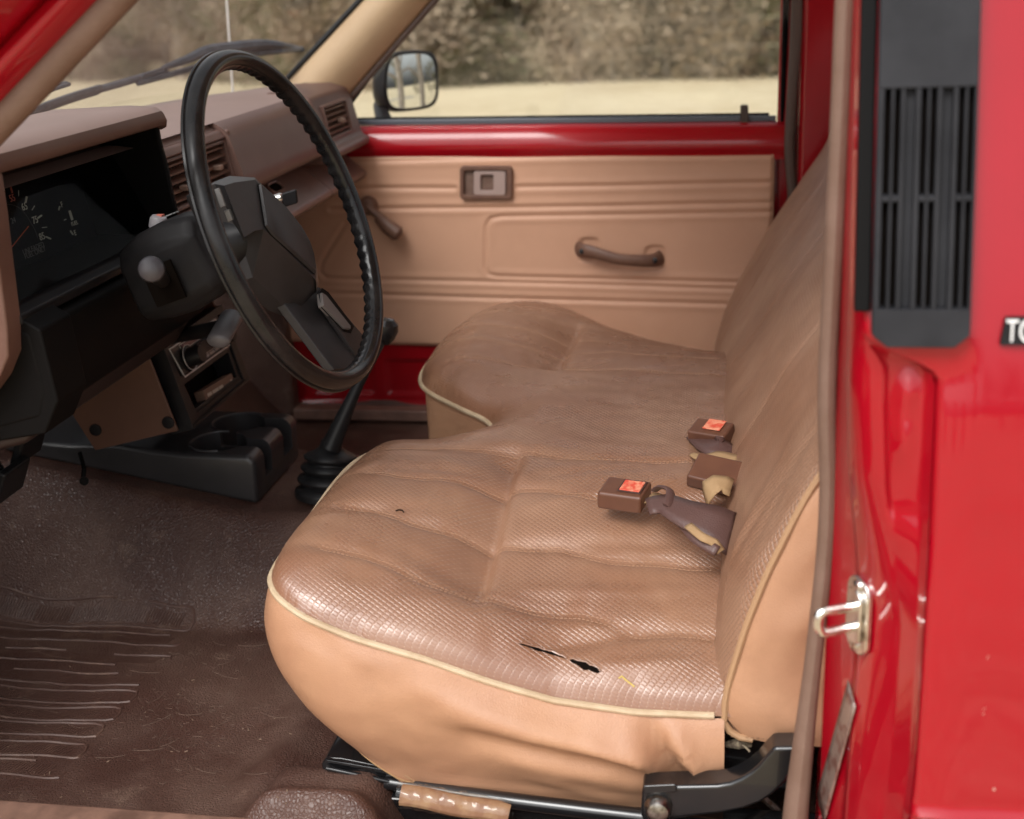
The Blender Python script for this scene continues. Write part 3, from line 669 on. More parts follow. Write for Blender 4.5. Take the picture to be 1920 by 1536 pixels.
# jamb between the rubber seal and the outer edge: flange, rounded crease, recessed face, lip to the skin
XC = [(.4, .600), (.5, .600), (.7, .604), (.85, .611), (.92, .611), (.97, .601), (1.03, .587), (1.1, .580), (1.2, .578), (1.6, .576)]
def jamb(t, z):
    xc = lerpc(XC, z); P0 = Vector((.570, -.700)); P1 = Vector((xc, -.790+.012*float(sst(1.2, 1.5, z)))); P2 = Vector((max(xedge(z)-.0008, xc+.0005), skin_y(z)+.010))
    P1.y = max(P1.y, P2.y+.002)
    a, b, c_ = P0.lerp(P1, .80), P1, P1.lerp(P2, .30)
    if t < .45: p = P0.lerp(a, t/.45); p = p+Vector((-.004, -.001))*float(sst(.25, .36, t))
    elif t < .65: q = (t-.45)/.2; p = a*(1-q)**2+b*2*q*(1-q)+c_*q*q+Vector((-.004, -.001))*(1-q)
    else: q = (t-.65)/.35; p = c_.lerp(P2, q)
    h = 0
    if .985 < z < 1.15 and t > .6:
        q = (t-.6)/.4; w_ = float(sst(.12, .25, q)*sst(1., .88, q))
        h = -.006*w_*float(sst(1.0, 1.015, z)*sst(1.14, 1.13, z))+.006*w_*math.exp(-(((q-.5)/.2)**2+((z-1.07)/.020)**2))+.006*w_*math.exp(-(((q-.55)/.2)**2+((z-1.105)/.012)**2))
    y = p.y-h
    if t > .93: y -= .006*float(sst(.93, 1., t))*float(sst(1.15, 1.12, z))
    return Vector((p.x, y, z))
g = G(); zj = np.unique(np.concatenate([np.arange(.45, 1.6, .008)])); tj = np.linspace(0, 1, 44)
g.loft([[jamb(t, z) for t in tj] for z in zj]); g.obj('door_jamb', T, RED, angle=60)
G().box(.575, .60, -.70, -.60, .45, 1.6).obj('door_pillar', T, REDIN)
seal_near = smooth_path([(.548, -.712, .56), (.549, -.705, .66), (.554, -.70, .74), (.561, -.698, .84), (.566, -.698, .92), (.567, -.698, .985), (.5635, -.698, 1.05), (.5625, -.698, 1.10), (.5635, -.698, 1.18), (.5645, -.696, 1.28), (.565, -.694, 1.40), (.565, -.69, 1.6)], .01)
G().tube(seal_near, [.0120-.0045*float(sst(.62, .84, p.z)) for p in seal_near], 12, flat=(1, 1.3), up=(1, 0, 0)).obj('door_seal', T, STRIP)
def onjamb(u, v):
    d = ray(u, v).normalized(); best = None
    for t in np.linspace(0, 1, 80):
        for z in np.linspace(.55, 1.1, 140):
            j_ = jamb(t, z); r_ = j_-CAM; e_ = (r_-d*r_.dot(d)).length
            if best is None or e_ < best[0]: best = (e_, j_)
    return best[1]
st = empty('door_striker', T)
nrm = Vector((-.91, -.41, 0)).normalized(); tg = Vector((.41, -.91, 0)).normalized()
c = onjamb(1619, 1152)+nrm*.001
G().prism(rrect(c, tg, (0, 0, 1), .0165, .033, .014, 6), nrm*.005).obj('striker_plate', st, CHROME, bevel=.0015)
G().prism(rrect(c+nrm*.005, tg, (0, 0, 1), .011, .024, .010, 6), nrm*.0035).obj('striker_boss', st, CHROME, bevel=.0015)
q = c+nrm*.008
lp = [q+Vector((0, 0, .0085)), q+nrm*.018+Vector((0, 0, .0085)), q+nrm*.026+Vector((0, 0, .0085)), q+nrm*.0300+Vector((0, 0, .004)), q+nrm*.0290+Vector((0, 0, -.006)), q+nrm*.024+Vector((0, 0, -.0105)), q+nrm*.01+Vector((0, 0, -.010)), q+Vector((0, 0, -.010))]
g = G(); g.tube(smooth_path(lp, .003), .0042, 10); g.obj('striker_loop', st, CHROME)
for dz in (.0255, -.0255): G().lathe([(.0055, 0), (.0055, .002), (.003, .0035)], c+nrm*.005+Vector((0, 0, dz)), nrm, 12).obj('striker_screw', st, CHROME)
# foil sticker on the jamb
g = G(); F4 = []
for (u, v) in ((1597, 1275), (1611, 1322), (1549, 1548), (1535, 1492)):
    F4.append((u, v))
a, b, c_, d_ = [onjamb(u, v)+Vector((-.0025, -.0012, 0)) for u, v in F4]
g.grid(lambda s_, t: (a.lerp(b, s_)).lerp(d_.lerp(c_, s_), t), 4, 10); g.obj('foil_sticker', T, FOIL, solid=.0006)
# slotted air outlet on the rear pillar
ao = empty('cab_air_outlet', T)
ysk = lambda z: skin_y(z)
def AO(x, z, h): return Vector((x, skin_y(z)-h, z))
def aoP(u, v):
    p = PY(u, v, -.80)
    for k in range(8): p = PY(u, v, skin_y(p.z)-.010)
    return p
def aobox(g, x0, x1, z0, z1, h0, h1):
    g.hexa([AO(x0, z0, h0), AO(x1, z0, h0), AO(x1, z1, h0), AO(x0, z1, h0)], [AO(x0, z0, h1), AO(x1, z0, h1), AO(x1, z1, h1), AO(x0, z1, h1)])
zb0 = aoP(1700, 650).z; zs0 = aoP(1700, 578).z; zbr = aoP(1700, 372).z; zs1 = aoP(1700, 165).z; zt = 1.56
def aox(u, z):  # column given at photo row 200, keep x constant
    return aoP(u, 200).x
XL, XR = aox(1646, 0), aox(1833, 0)
g = G()
# frame: outline plate, bottom and top solid
bot = [AO(XL+.010, zb0, .001), AO(XL, zb0+.008, .001), AO(XL, zs0, .001), AO(XR, zs0, .001), AO(XR, zb0+.008, .001), AO(XR-.010, zb0, .001)]
g.prism(bot, (0, -.0125, 0)); aobox(g, XL, XR, zs1, zt, .001, .0135)
cols = [(1646, 1658), (1671, 1677), (1689, 1697), (1717, 1727), (1739, 1745), (1757, 1766), (1787, 1797), (1809, 1815), (1827, 1833)]
X = lambda u: aox(u, 0)
for i, (u0, u1) in enumerate(cols): aobox(g, X(u0), X(u1), zs0, zs1, .001, .0135)
for u0, u1 in ((1658, 1671), (1677, 1689), (1727, 1739), (1745, 1757), (1797, 1809), (1815, 1827)): aobox(g, X(u0), X(u1), zbr-.002, zbr+.002, .001, .0125)
g.obj('outlet_frame', ao, GRILLE, bevel=.0009, bseg=2)
g = G()
for u0, u1 in ((1697, 1717), (1766, 1787)): aobox(g, X(u0), X(u1), zs0, zs1, .001, .0055)
g.obj('outlet_channel', ao, GRILLE)
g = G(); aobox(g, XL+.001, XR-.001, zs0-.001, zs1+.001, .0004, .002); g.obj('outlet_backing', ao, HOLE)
g = G(); aobox(g, XL-.012, XL-.0005, zs0-.004, zt, .0, .006); g.obj('outlet_gasket', ao, BLKM, bevel=.002)
# badge
bd = empty('badge', T)
p0 = PY(1882, 645, skin_y(1.15)); p1 = PY(1882, 594, skin_y(1.165))
zc = (p0.z+p1.z)/2; hh = (p1.z-p0.z)/2
g = G(); g.hexa([AO(.669, zc-hh, -.004), AO(.80, zc-hh, -.004), AO(.80, zc+hh, -.004), AO(.672, zc+hh, -.004)], [AO(.669, zc-hh, .003), AO(.80, zc-hh, .003), AO(.80, zc+hh, .003), AO(.672, zc+hh, .003)])
g.obj('badge_plate', bd, BLK, bevel=.001)
tx = text('badge_lettering', 'TOYOTA', .0225, AO(.6722, zc, .0034), (1, 0, 0), (0, .1, 1), WHT, bd, ext=.0005, sx=.62, align='LEFT')
# rocker and sill
G().prism([(-.62, -.70, .60), (-.62, -.735, .60), (-.62, -.75, .575), (-.62, -.80, .555), (-.62, -.825, .50), (-.62, -.81, .38), (-.62, -.70, .38)], (1.8, 0, 0)).obj('rocker_panel', T, RED, bevel=.006)
sill = [pmat(-40, 1500)] 
g = G(); P = smooth_path([PZ(-80, 1488, .605), PZ(0, 1508, .605), PZ(60, 1520, .605), PZ(130, 1545, .605), PZ(300, 1600, .603)], .02)
g.prism([(-.62, -.672, .594), (-.62, -.742, .596), (-.62, -.742, .606), (-.62, -.680, .608)], (1.18, 0, 0)); g.obj('sill_trim', T, mat('brown_sill_trim', (.25, .14, .10), .5, col2=(.13, .07, .05), cscale=25), bevel=.003)

# near windscreen pillar
def slantbar(name, P0, P1, y, dy, m_, bev=.006):
    """bar whose outline in the y plane is P0[0],P0[1] (low) .. P1[0],P1[1] (high)"""
    q = [PY(*p, y) for p in (*P0, *P1)]; return G().prism(q, (0, dy, 0)).obj(name, T, m_, bevel=bev)
na = empty('near_windscreen_pillar', T)
def ext(pa, pb, y, k0, k1):
    a, b = PY(*pa, y), PY(*pb, y); d = b-a; return a-d*k0, b+d*k1
# seal (taupe) then red flange, red groove, red outer frame
l0, l1 = ext((0, 202), (188, 0), -.69, .8, 1.5); r0, r1 = ext((0, 255), (241, 0), -.69, .8, 1.5)
mid0 = (l0+r0)/2; mid1 = (l1+r1)/2; wd = (r0-l0).length*.36
mid = smooth_path([mid0, mid0.lerp(mid1, .33), mid0.lerp(mid1, .66), mid1], .02)
G().tube(mid, .0125, 12, flat=(1, 1.1)).obj('door_opening_seal', na, STRIP)
def band(nm, A0, A1, B0, B1, ya, yb, m_, off=0):
    a0, a1 = ext(A0, A1, ya, .9, 1.6); b0, b1 = ext(B0, B1, yb, .9, 1.6)
    g = G(); g.grid(lambda u, v: (a0.lerp(a1, v)).lerp(b0.lerp(b1, v), u)+Vector((0, -off*math.sin(math.pi*u), 0)), 8, 20); return g.obj(nm, na, m_, solid=.002, angle=60)
band('pillar_flange', (0, 200), (190, 0), (0, 118), (118, 0), -.695, -.725, RED, .006)
band('pillar_gutter', (0, 118), (118, 0), (0, 92), (88, 0), -.725, -.715, REDIN)
band('pillar_outer_face', (0, 92), (88, 0), (-160, 60), (-30, -60), -.715, -.76, RED, .02)
a0, a1 = ext((0, 202), (188, 0), -.66, .8, 1.6)
G().prism([a0+Vector((-.004, 0, 0)), a1+Vector((-.004, 0, 0)), a1+Vector((-.05, .02, .02)), a0+Vector((-.05, .02, .02))], (0, -.02, 0)).obj('pillar_core', na, STRIPD)
# ---------------------------------------------------------------- roof, rear wall, far pillars, bonnet
def bx(nm, a, mt, bev=.01): return G().box(*a).obj(nm, T, mt, bevel=bev)
bx('roof', (.06, .80, -.66, .66, 1.60, 1.635), RED, .02)
bx('roof_lining', (.07, .78, -.64, .64, 1.585, 1.597), CREAM, .003)
bx('rear_wall', (.80, .82, -.70, .70, .45, 1.12), REDIN)
bx('floor_pan', (-.62, .80, -.70, .70, .48, .53), REDIN)
G().box(.80, .815, -.6, .6, 1.15, 1.52).obj('rear_window', T, GLASS)
bx('firewall', (-.68, -.64, -.70, .70, .45, 1.02), BLKM)
bx('cargo_bed', (.86, 2.4, -.80, .80, .55, 1.05), RED, .03)
g = G(); g.grid(lambda u, v: Vector((ease(-.72, -1.95, u), ease(-.74, .74, v), 1.09-.10*u-.05*(2*v-1)**4)), 12, 16); g.obj('bonnet', T, RED, solid=.01)
for s_ in (-1, 1): G().prism([(-.55, s_*.70, .40), (-.55, s_*.70, 1.07), (-1.95, s_*.72, .96), (-2.0, s_*.70, .45)], (0, s_*.12, 0)).obj('front_wing', T, RED, bevel=.03)
# wheels (outside the view, carry the truck)
for x in (-1.35, 1.65):
    for s_ in (-1, 1):
        wh = empty('wheel', T)
        G().lathe([(.18, -.09), (.31, -.10), (.335, -.07), (.335, .07), (.31, .10), (.18, .09)], (x, s_*.70, .335), (0, 1, 0), 40).obj('tyre', wh, RUB)
        G().lathe([(.0, -.06), (.06, -.06), (.16, -.08), (.185, -.085), (.185, .085), (.16, .06), (0, .05)], (x, s_*.70, .335), (0, 1, 0), 32).obj('rim', wh, SILV)
# far pillars
fp = empty('far_rear_pillar', T)
def yq(P, y): return [PY(u, v, y) for u, v in P]
TP = -330
G().prism(yq(((1457, 236), (1474, TP), (1492, TP), (1478, 236), (1477, 420), (1458, 420)), .69), (0, .03, 0)).obj('pillar_flange', fp, REDIN, bevel=.004)
G().tube(smooth_path([PY(u, v, .66) for u, v in ((1500, TP), (1494, 0), (1484, 200), (1480, 280), (1486, 370), (1490, 470))], .02), .0095, 10).obj('far_door_seal', fp, STRIPD)
G().box(.597, .80, .655, .70, .50, 1.60).obj('pillar_panel', fp, REDIN, bevel=.01)
G().box(.585, .80, .722, .77, .50, 1.62).obj('pillar_skin', fp, RED, bevel=.01)
fw = empty('far_windscreen_pillar', T)
# cream trim, rounded across
LO = [(528, 168), (560, 200), (632, 210)]; 
A0, A1 = PY(536, 160, .635), PY(690, -6, .635); B0, B1 = PY(640, 196, .66), PY(814, -4, .66)
d1 = (A1-A0)*1.6; d2 = (B1-B0)*1.6
g = G()
def pil(u, v):
    a = A0+(A0-A1)*.35; b = B0+(B0-B1)*.35; p = (a+(d1*(v*1.35+0))).lerp(b+(d2*(v*1.35)), u)
    return p+Vector((0, -.030*max(0,math.sin(math.pi*u))**.8, 0))
g.grid(pil, 14, 20); g.obj('pillar_trim', fw, CREAM, solid=.004, angle=60)
g = G(); g.tube([A0+(A0-A1)*.3+Vector((-.005, .0, .004)), A0+Vector((-.005, .0, .004)), A0+d1+Vector((-.005, 0, .004))], .005, 8); g.obj('glass_edge_seal', fw, RUB)
g = G(); g.tube([B0+(B0-B1)*.4+Vector((.002, .0, -.004)), B0+d2+Vector((.002, 0, -.004))], .006, 8); g.obj('door_opening_seal', fw, STRIPD)

# ---------------------------------------------------------------- passenger door
dr = empty('passenger_door', T)
YC = .66
# groove lines, photo pixels on the card plane
GL = [([(600, 303), (760, 301), (1040, 294), (1446, 290)], .0022, .0025),
      ([(620, 355), (700, 353), (852, 353)], .0024, .0034), ([(970, 351), (1160, 348), (1444, 342)], .0024, .0034),
      ([(620, 393), (740, 391), (1040, 388), (1446, 380)], .0024, .0034),
      ([(1446, 398), (1200, 402), (940, 406), (920, 410), (912, 424), (911, 470), (910, 500), (916, 514), (930, 518), (1200, 525), (1430, 531)], .0024, .0034),
      ([(648, 420), (625, 455), (604, 490), (600, 510), (612, 521), (640, 523), (900, 528), (1160, 535), (1440, 544)], .0024, .0034),
      ([(560, 547), (720, 553), (1040, 562), (1440, 572)], .0024, .0034)]
GL3 = [([PY(u, v, YC) for u, v in P], a, w_) for P, a, w_ in GL]
segs = []
for P, a, w_ in GL3:
    Q = smooth_path(P, .02)
    for i in range(len(Q)-1): segs.append((Q[i].x, Q[i].z, Q[i+1].x, Q[i+1].z, a, w_))
SG = np.array(segs)
def groove(x, z):
    dx = SG[:, 2]-SG[:, 0]; dz = SG[:, 3]-SG[:, 1]; t = np.clip(((x-SG[:, 0])*dx+(z-SG[:, 1])*dz)/(dx*dx+dz*dz), 0, 1)
    d = np.sqrt((x-SG[:, 0]-t*dx)**2+(z-SG[:, 1]-t*dz)**2); k = int(np.argmin(d)); dm = d[k]
    return SG[k, 4]*math.exp(-(dm/SG[k, 5])**2)-.0011*math.exp(-((dm-.008)/.006)**2)
ct0, ct1 = PY(600, 293, YC), PY(1453, 287, YC); cb0, cb1 = PY(560, 642, YC), PY(1440, 671, YC)
PK = [PY(1105, 470, YC), PY(1228, 485, YC)]
g = G(); NX, NZ = 300, 130
def card(u, v):
    x = ease(-.45, ct1.x, u)
    zt_ = ease(ct0.z, ct1.z, (x-ct0.x)/(ct1.x-ct0.x)); zb_ = ease(cb0.z, cb1.z, (x-cb0.x)/(cb1.x-cb0.x)); z = ease(zb_, zt_, v)
    y = YC+groove(x, z); e = min(v*(zt_-zb_), (1-v)*(zt_-zb_), (1-u)*(ct1.x+.45)); y += .006*math.exp(-(e/.004)**2)
    for c in PK:
        dx, dz = (x-c.x)/.020, (z-c.z-.001)/.024; r4 = (dx**4+dz**4)**.25; y += .0045*(1-float(sst(.8, 1.05, r4)))
    y += .0012*noise.noise((x*6, z*6, 2))
    return Vector((x, y, z))
g.grid(card, NX, NZ); g.obj('door_card', dr, TANCARD, angle=75)
# pressed steel door around the card
g = G(); rows_ = []
for x in np.linspace(-.42, .577, 60):
    zw = PY(1000, 235, .69).z+.0*x
    zt_ = ease(ct0.z, ct1.z, (x-ct0.x)/(ct1.x-ct0.x))
    rows_.append([Vector((x, YC+.004, zt_-.012)), Vector((x, YC+.003, zt_+.001)), Vector((x, YC-.002, zt_+.006)), Vector((x, YC-.001, zt_+.020)), Vector((x, YC+.004, zt_+.035)), Vector((x, YC+.012, zt_+.046)), Vector((x, YC+.022, zt_+.051)), Vector((x, YC+.034, zt_+.052))])
g.loft(rows_); g.obj('window_ledge', dr, REDIN, angle=50)
def dlow(u, v):
    x = ease(-.46, .577, u); zb_ = .568; z = ease(zb_, .72, v); xx = x+.0
    c = float(sst(-.30, -.40, x)); z = max(z, zb_+.10*c*0)
    y = YC+.010+.006*float(sst(.58, .59, z))-.004
    for (a, b) in ((-.36, -.30), (-.28, -.22), (-.20, -.06)):
        y += .006*float(sst(a, a+.008, x)*sst(b, b-.008, x)*sst(.60, .606, z)*sst(.675, .67, z))
    return Vector((x, y, z))
g = G(); g.grid(dlow, 160, 30); g.obj('lower_door_panel', dr, REDIN, angle=60)
G().box(-.46, .577, .70, .76, .55, 1.11).obj('door_shell', dr, RED, bevel=.012)
G().prism([(-.385, .625, .560), (-.385, .652, .560), (-.385, .656, .584), (-.385, .628, .581)], (.96, 0, 0)).obj('sill_trim', T, mat('brown_far_sill', (.22, .12, .09), .5, col2=(.15, .08, .06), cscale=20), bevel=.003)
# window seals, glass, frame
b0, b1 = PY(655, 236, .695), PY(1455, 228, .695)
g = G(); g.prism([b0, b1, b1+Vector((0, 0, .010)), b0+Vector((0, 0, .010))], (0, .010, 0)); g.obj('inner_window_seal', dr, mat('grey_window_seal', (.09, .10, .12), .35), bevel=.002)
g = G(); g.prism([b0+Vector((0, .018, .004)), b1+Vector((-.012, .018, .004)), b1+Vector((-.012, .018, .0135)), b0+Vector((.012, .018, .0125))], (0, .006, 0)); g.obj('outer_window_seal', dr, BLKM, bevel=.001)
w0 = PY(655, 236, .71)
G().prism([(w0.x-.01, .707, 1.08), (.575, .707, 1.08), (.59, .66, 1.56), (.10, .66, 1.56), (-.03, .675, 1.38), (w0.x-.01, .70, w0.z+.01)], (0, .004, 0)).obj('window_glass', dr, GLASS, smooth=False)
q = [PY(u, v, .70) for u, v in ((640, 240), (655, 240), (659, 196), (700, 140), (690, 140), (636, 196))]
G().prism(q, (0, .012, 0)).obj('window_corner_cover', dr, BLKM, bevel=.002)
G().tube([PY(1466, 236, .695), PY(1474, 0, .69), PY(1483, -330, .67)], .006, 8).obj('window_channel', dr, BLKM)
# lock knob
lk = [PY(u, v, .688) for u, v in ((1388, 232), (1404, 232), (1403, 199), (1401, 197), (1390, 197), (1388, 199))]
G().prism(lk, (0, .008, 0)).obj('lock_knob', dr, mat('dark_brown_knob', (.045, .025, .018), .4), bevel=.0015)
G().lathe([(.011, 0), (.010, .003), (.006, .005)], PY(1396, 234, .69), (0, 0, 1), 16).obj('lock_grommet', dr, HANDLE)
# latch handle
lh = empty('latch_handle', dr)
def cc(P, y): return [PY(u, v, y) for u, v in P]
def ring(g, Po, Pi, y0, y1):
    n = len(Po); A = cc(Po, y0); B = cc(Pi, y0); A1 = [Vector((p.x, y1, p.z)) for p in A]; B1 = [Vector((p.x, y1, p.z)) for p in B]
    V = A+B+A1+B1; F = []
    for i in range(n):
        j = (i+1) % n; F += [(i, j, n+j, n+i), (i, j, 2*n+j, 2*n+i), (n+i, n+j, 3*n+j, 3*n+i)]
    g.add(V, F)
def rr2(x0, y0, x1, y1, r, n=4):
    out = []
    for cx_, cy_, a0 in ((x1-r, y0+r, -90), (x1-r, y1-r, 0), (x0+r, y1-r, 90), (x0+r, y0+r, 180)):
        for k in range(n+1): a = rad(a0+90*k/n); out.append((cx_+r*math.cos(a), cy_+r*math.sin(a)))
    return out
g = G(); ring(g, rr2(862, 312, 960, 374, 7), rr2(869, 320, 950, 366, 4), YC-.010, YC+.006); ob = g.obj('latch_surround', lh, HANDLE, bevel=.0015)
g = G(); g.prism(cc(rr2(866, 316, 955, 371, 4), YC-.0012), (0, .0008, 0)); g.obj('latch_recess', lh, mat('worn_brown_recess', (.13, .07, .05), .6, col2=(.19, .12, .09), cscale=30), smooth=False)
g = G(); ring(g, rr2(888, 321, 948, 366, 4), rr2(901, 328, 925, 358, 4), YC-.008, YC+.004); g.obj('latch_lever', lh, mat('faded_mauve_lever', (.36, .26, .23), .4), bevel=.0018)
# window crank
wc_ = empty('window_crank', dr)
c = PY(692, 384, YC); e = PY(748, 436, YC-.03)
G().lathe([(.018, .002), (.0175, -.012), (.014, -.018), (.011, -.019)], c, (0, 1, 0), 28).obj('crank_boss', wc_, HANDLE)
g = G(); g.tube([c+Vector((0, -.010, 0)), c.lerp(e, .5)+Vector((0, -.008, 0)), e+Vector((0, .010, 0))], [.010, .0115, .012], 14, flat=(1, .7), up=(0, 1, 0)); g.obj('crank_arm', wc_, HANDLE)
g = G(); g.tube([c.lerp(e, .40)+Vector((0, -.018, 0)), c.lerp(e, .70)+Vector((0, -.020, 0)), e+Vector((0, -.012, 0)), e+(e-c)*.06+Vector((0, -.011, 0))], [.010, .0135, .015, .011], 14, flat=(.8, 1), up=(0, 1, 0)); g.obj('crank_knob', wc_, HANDLE)
# pull handle
ph = empty('pull_handle', dr)
a_, b_ = PY(1093, 467, YC), PY(1229, 484, YC)
g = G(); P = smooth_path([a_+Vector((-.008, .002, 0)), a_+Vector((.0, -.012, 0)), a_+Vector((.02, -.022, -.001)), (a_+b_)/2+Vector((0, -.028, -.004)), b_+Vector((-.02, -.022, 0)), b_+Vector((0, -.012, -.001)), b_+Vector((.008, .002, 0))], .006)
n_ = len(P); g.tube(P, [.0150-.0045*max(0,math.sin(math.pi*i/(n_-1)))**.6 for i in range(n_)], 14, flat=(.55, 1), up=(0, 1, 0)); g.obj('handle_grip', ph, HANDLE)
g = G(); [g.lathe([(.0052, .004), (.0052, -.001), (.003, -.0014)], q+Vector((0, -.0215, 0)), (0, 1, 0), 14) for q in (a_, b_)]; g.obj('handle_screw', ph, STEEL)

# ---------------------------------------------------------------- door mirror
mi = empty('door_mirror', T)
yM = .86
MO = [(724, 112), (735, 102), (752, 97), (790, 95), (808, 100), (817, 113), (820, 140), (820, 175), (815, 192), (802, 202), (775, 207), (742, 209), (726, 202), (718, 180), (718, 140)]
nM = Vector((.843, -.53, .055)).normalized(); pc = PY(770, 152, yM)
mo = smooth_path([PN(u, v, pc, nM) for u, v in MO], .008, closed=True); cen = sum(mo, Vector())/len(mo)
def inset(L_, f, h): return [cen+(p-cen)*f+nM*h for p in L_]
g = G(); g.loft([inset(mo, .87, 0.003), inset(mo, .92, .007), inset(mo, 1.0, .004), inset(mo, 1.02, -.006), inset(mo, .98, -.026), inset(mo, .80, -.046), inset(mo, .4, -.055)], closed=True, caps=True); g.obj('mirror_housing', mi, BLK, angle=50)
g = G(); g.loft([[p-nM*((p-cen).length**2/1.9) for p in inset(mo, .90*k_, .0065)] for k_ in (1, .85, .7, .55, .4, .25, .1, .02)], closed=True); g.obj('mirror_face', mi, MIRR, angle=80)
g = G(); q0 = PY(722, 205, yM-.01)+Vector((-.012, 0, .01)); q1 = PY(722, 236, .75); g.tube([q0, (q0+q1)/2, q1+Vector((0, 0, -.01))], [.013, .016, .024], 12, flat=(1, .8)); g.obj('mirror_stalk', mi, BLK)

# ---------------------------------------------------------------- windscreen, wipers, aerial
def xg(y, z): return -.345+(z-1.221)/.9085-.15*(1-min(1, abs(y)/.63)**4)
g = G(); g.grid(lambda u, v: (lambda y, z: Vector((xg(y, z), y, z)))(ease(-.645, .645, u), ease(1.19, 1.60, v)), 40, 12); g.obj('windscreen', T, WGLASS)
def onglass(u, v, off=.0):
    p = PY(u, v, 0)
    best = None; d = ray(u, v)
    for k in range(400):
        t = 1.2+k*.006; q = CAM+d*t
        if abs(q.y) < .64:
            e = abs(q.x-(xg(q.y, q.z)-off))
            if best is None or e < best[0]: best = (e, q)
    return best[1]
wm = mat('grey_black_wiper', (.030, .034, .042), .4, col2=(.06, .068, .08), cscale=60)
wp = empty('windscreen_wiper', T)
def gl(P, off): return [onglass(u, v, off) for u, v in P]
g = G(); g.tube(smooth_path(gl([(20, 230), (70, 207), (130, 185), (185, 168)], .030), .01), [.011, .012, .012, .010, .009, .008, .007]*20 if False else .010, 8, flat=(1, .6)); g.tube(smooth_path(gl([(185, 168), (225, 157), (262, 146), (310, 132)], .03), .01), .006, 8); g.obj('wiper_arm', wp, wm)
g = G(); P = smooth_path(gl([(258, 156), (300, 145), (345, 133), (400, 116), (470, 102), (568, 92)], .016), .01); g.tube(P, .005, 6); P2 = smooth_path(gl([(305, 128), (350, 112), (385, 97), (420, 92), (500, 84), (560, 91)], .03), .01); g.tube(P2, [.004+.007*math.sin(math.pi*i/(len(P2)-1)) for i in range(len(P2))], 8)
g.tube(gl([(258, 154), (270, 140), (305, 128)], .024), .002, 6); g.tube(gl([(470, 88), (520, 92), (566, 92)], .024), .002, 6); g.obj('wiper_blade', wp, wm)
wp2 = empty('windscreen_wiper', T)
g = G(); g.tube(smooth_path(gl([(60, 180), (95, 169), (130, 158)], .02), .01), .003, 6); g.tube(smooth_path(gl([(70, 172), (100, 162), (124, 157)], .03), .01), .004, 6); g.obj('wiper_blade', wp2, wm)
a0_, a1_ = PY(436, 165, .84), PY(425, 0, .84)
G().tube([a0_+(a0_-a1_)*.8, a1_+(a1_-a0_)*2], .0022, 8).obj('aerial', T, SILV)
G().lathe([(.016, 0), (.014, .015), (.006, .03)], a0_+(a0_-a1_)*.85, (0, 0, 1), 16).obj('aerial_base', T, BLK)

# ---------------------------------------------------------------- dashboard
ds = empty('dashboard', T)
def extr(nm, prof, y0, y1, m_, par=None, bev=.004, ny=1): return G().prism([(x, y0, z) for x, z in prof], (0, y1-y0, 0)).obj(nm, par or ds, m_, bevel=bev, bseg=4)
# passenger side padded top: cross section swept along y, front edge follows the glass
def topsec(y):
    xf = max(-.60, xg(y, 1.212)+.012)
    k = float(sst(.40, .47, y))
    return [Vector((xf, y, 1.17)), Vector((xf, y, 1.209)), Vector((xf+.012, y, 1.2145)), Vector((ease(xf, -.26, .4), y, 1.219)), Vector((ease(xf, -.26, .8), y, 1.2185)), Vector((-.262, y, 1.2165)), Vector((-.242, y, 1.2135)), Vector((-.228, y, 1.205)), Vector((-.220, y, 1.192)), Vector((-.212, y, 1.165)), Vector((-.205, y, 1.140)), Vector((-.200, y, 1.124)), Vector((-.203, y, 1.116)), Vector((-.215, y, 1.110)), Vector((-.27, y, 1.100)), Vector((-.32, y, 1.09))]
ys_ = list(np.linspace(-.60, .64, 60))
rows_ = [topsec(y) for y in ys_]
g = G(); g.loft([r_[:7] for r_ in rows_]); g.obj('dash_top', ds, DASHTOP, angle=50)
ys3 = list(np.linspace(.062, .425, 22))
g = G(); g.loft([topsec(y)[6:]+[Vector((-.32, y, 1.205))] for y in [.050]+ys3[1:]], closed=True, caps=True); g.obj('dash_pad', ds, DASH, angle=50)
bx('passenger_kick_panel', (-.64, -.385, .640, .70, .50, 1.10), MAT, .01)
bx('driver_kick_panel', (-.64, -.45, -.70, -.66, .50, 1.0), MAT, .01)
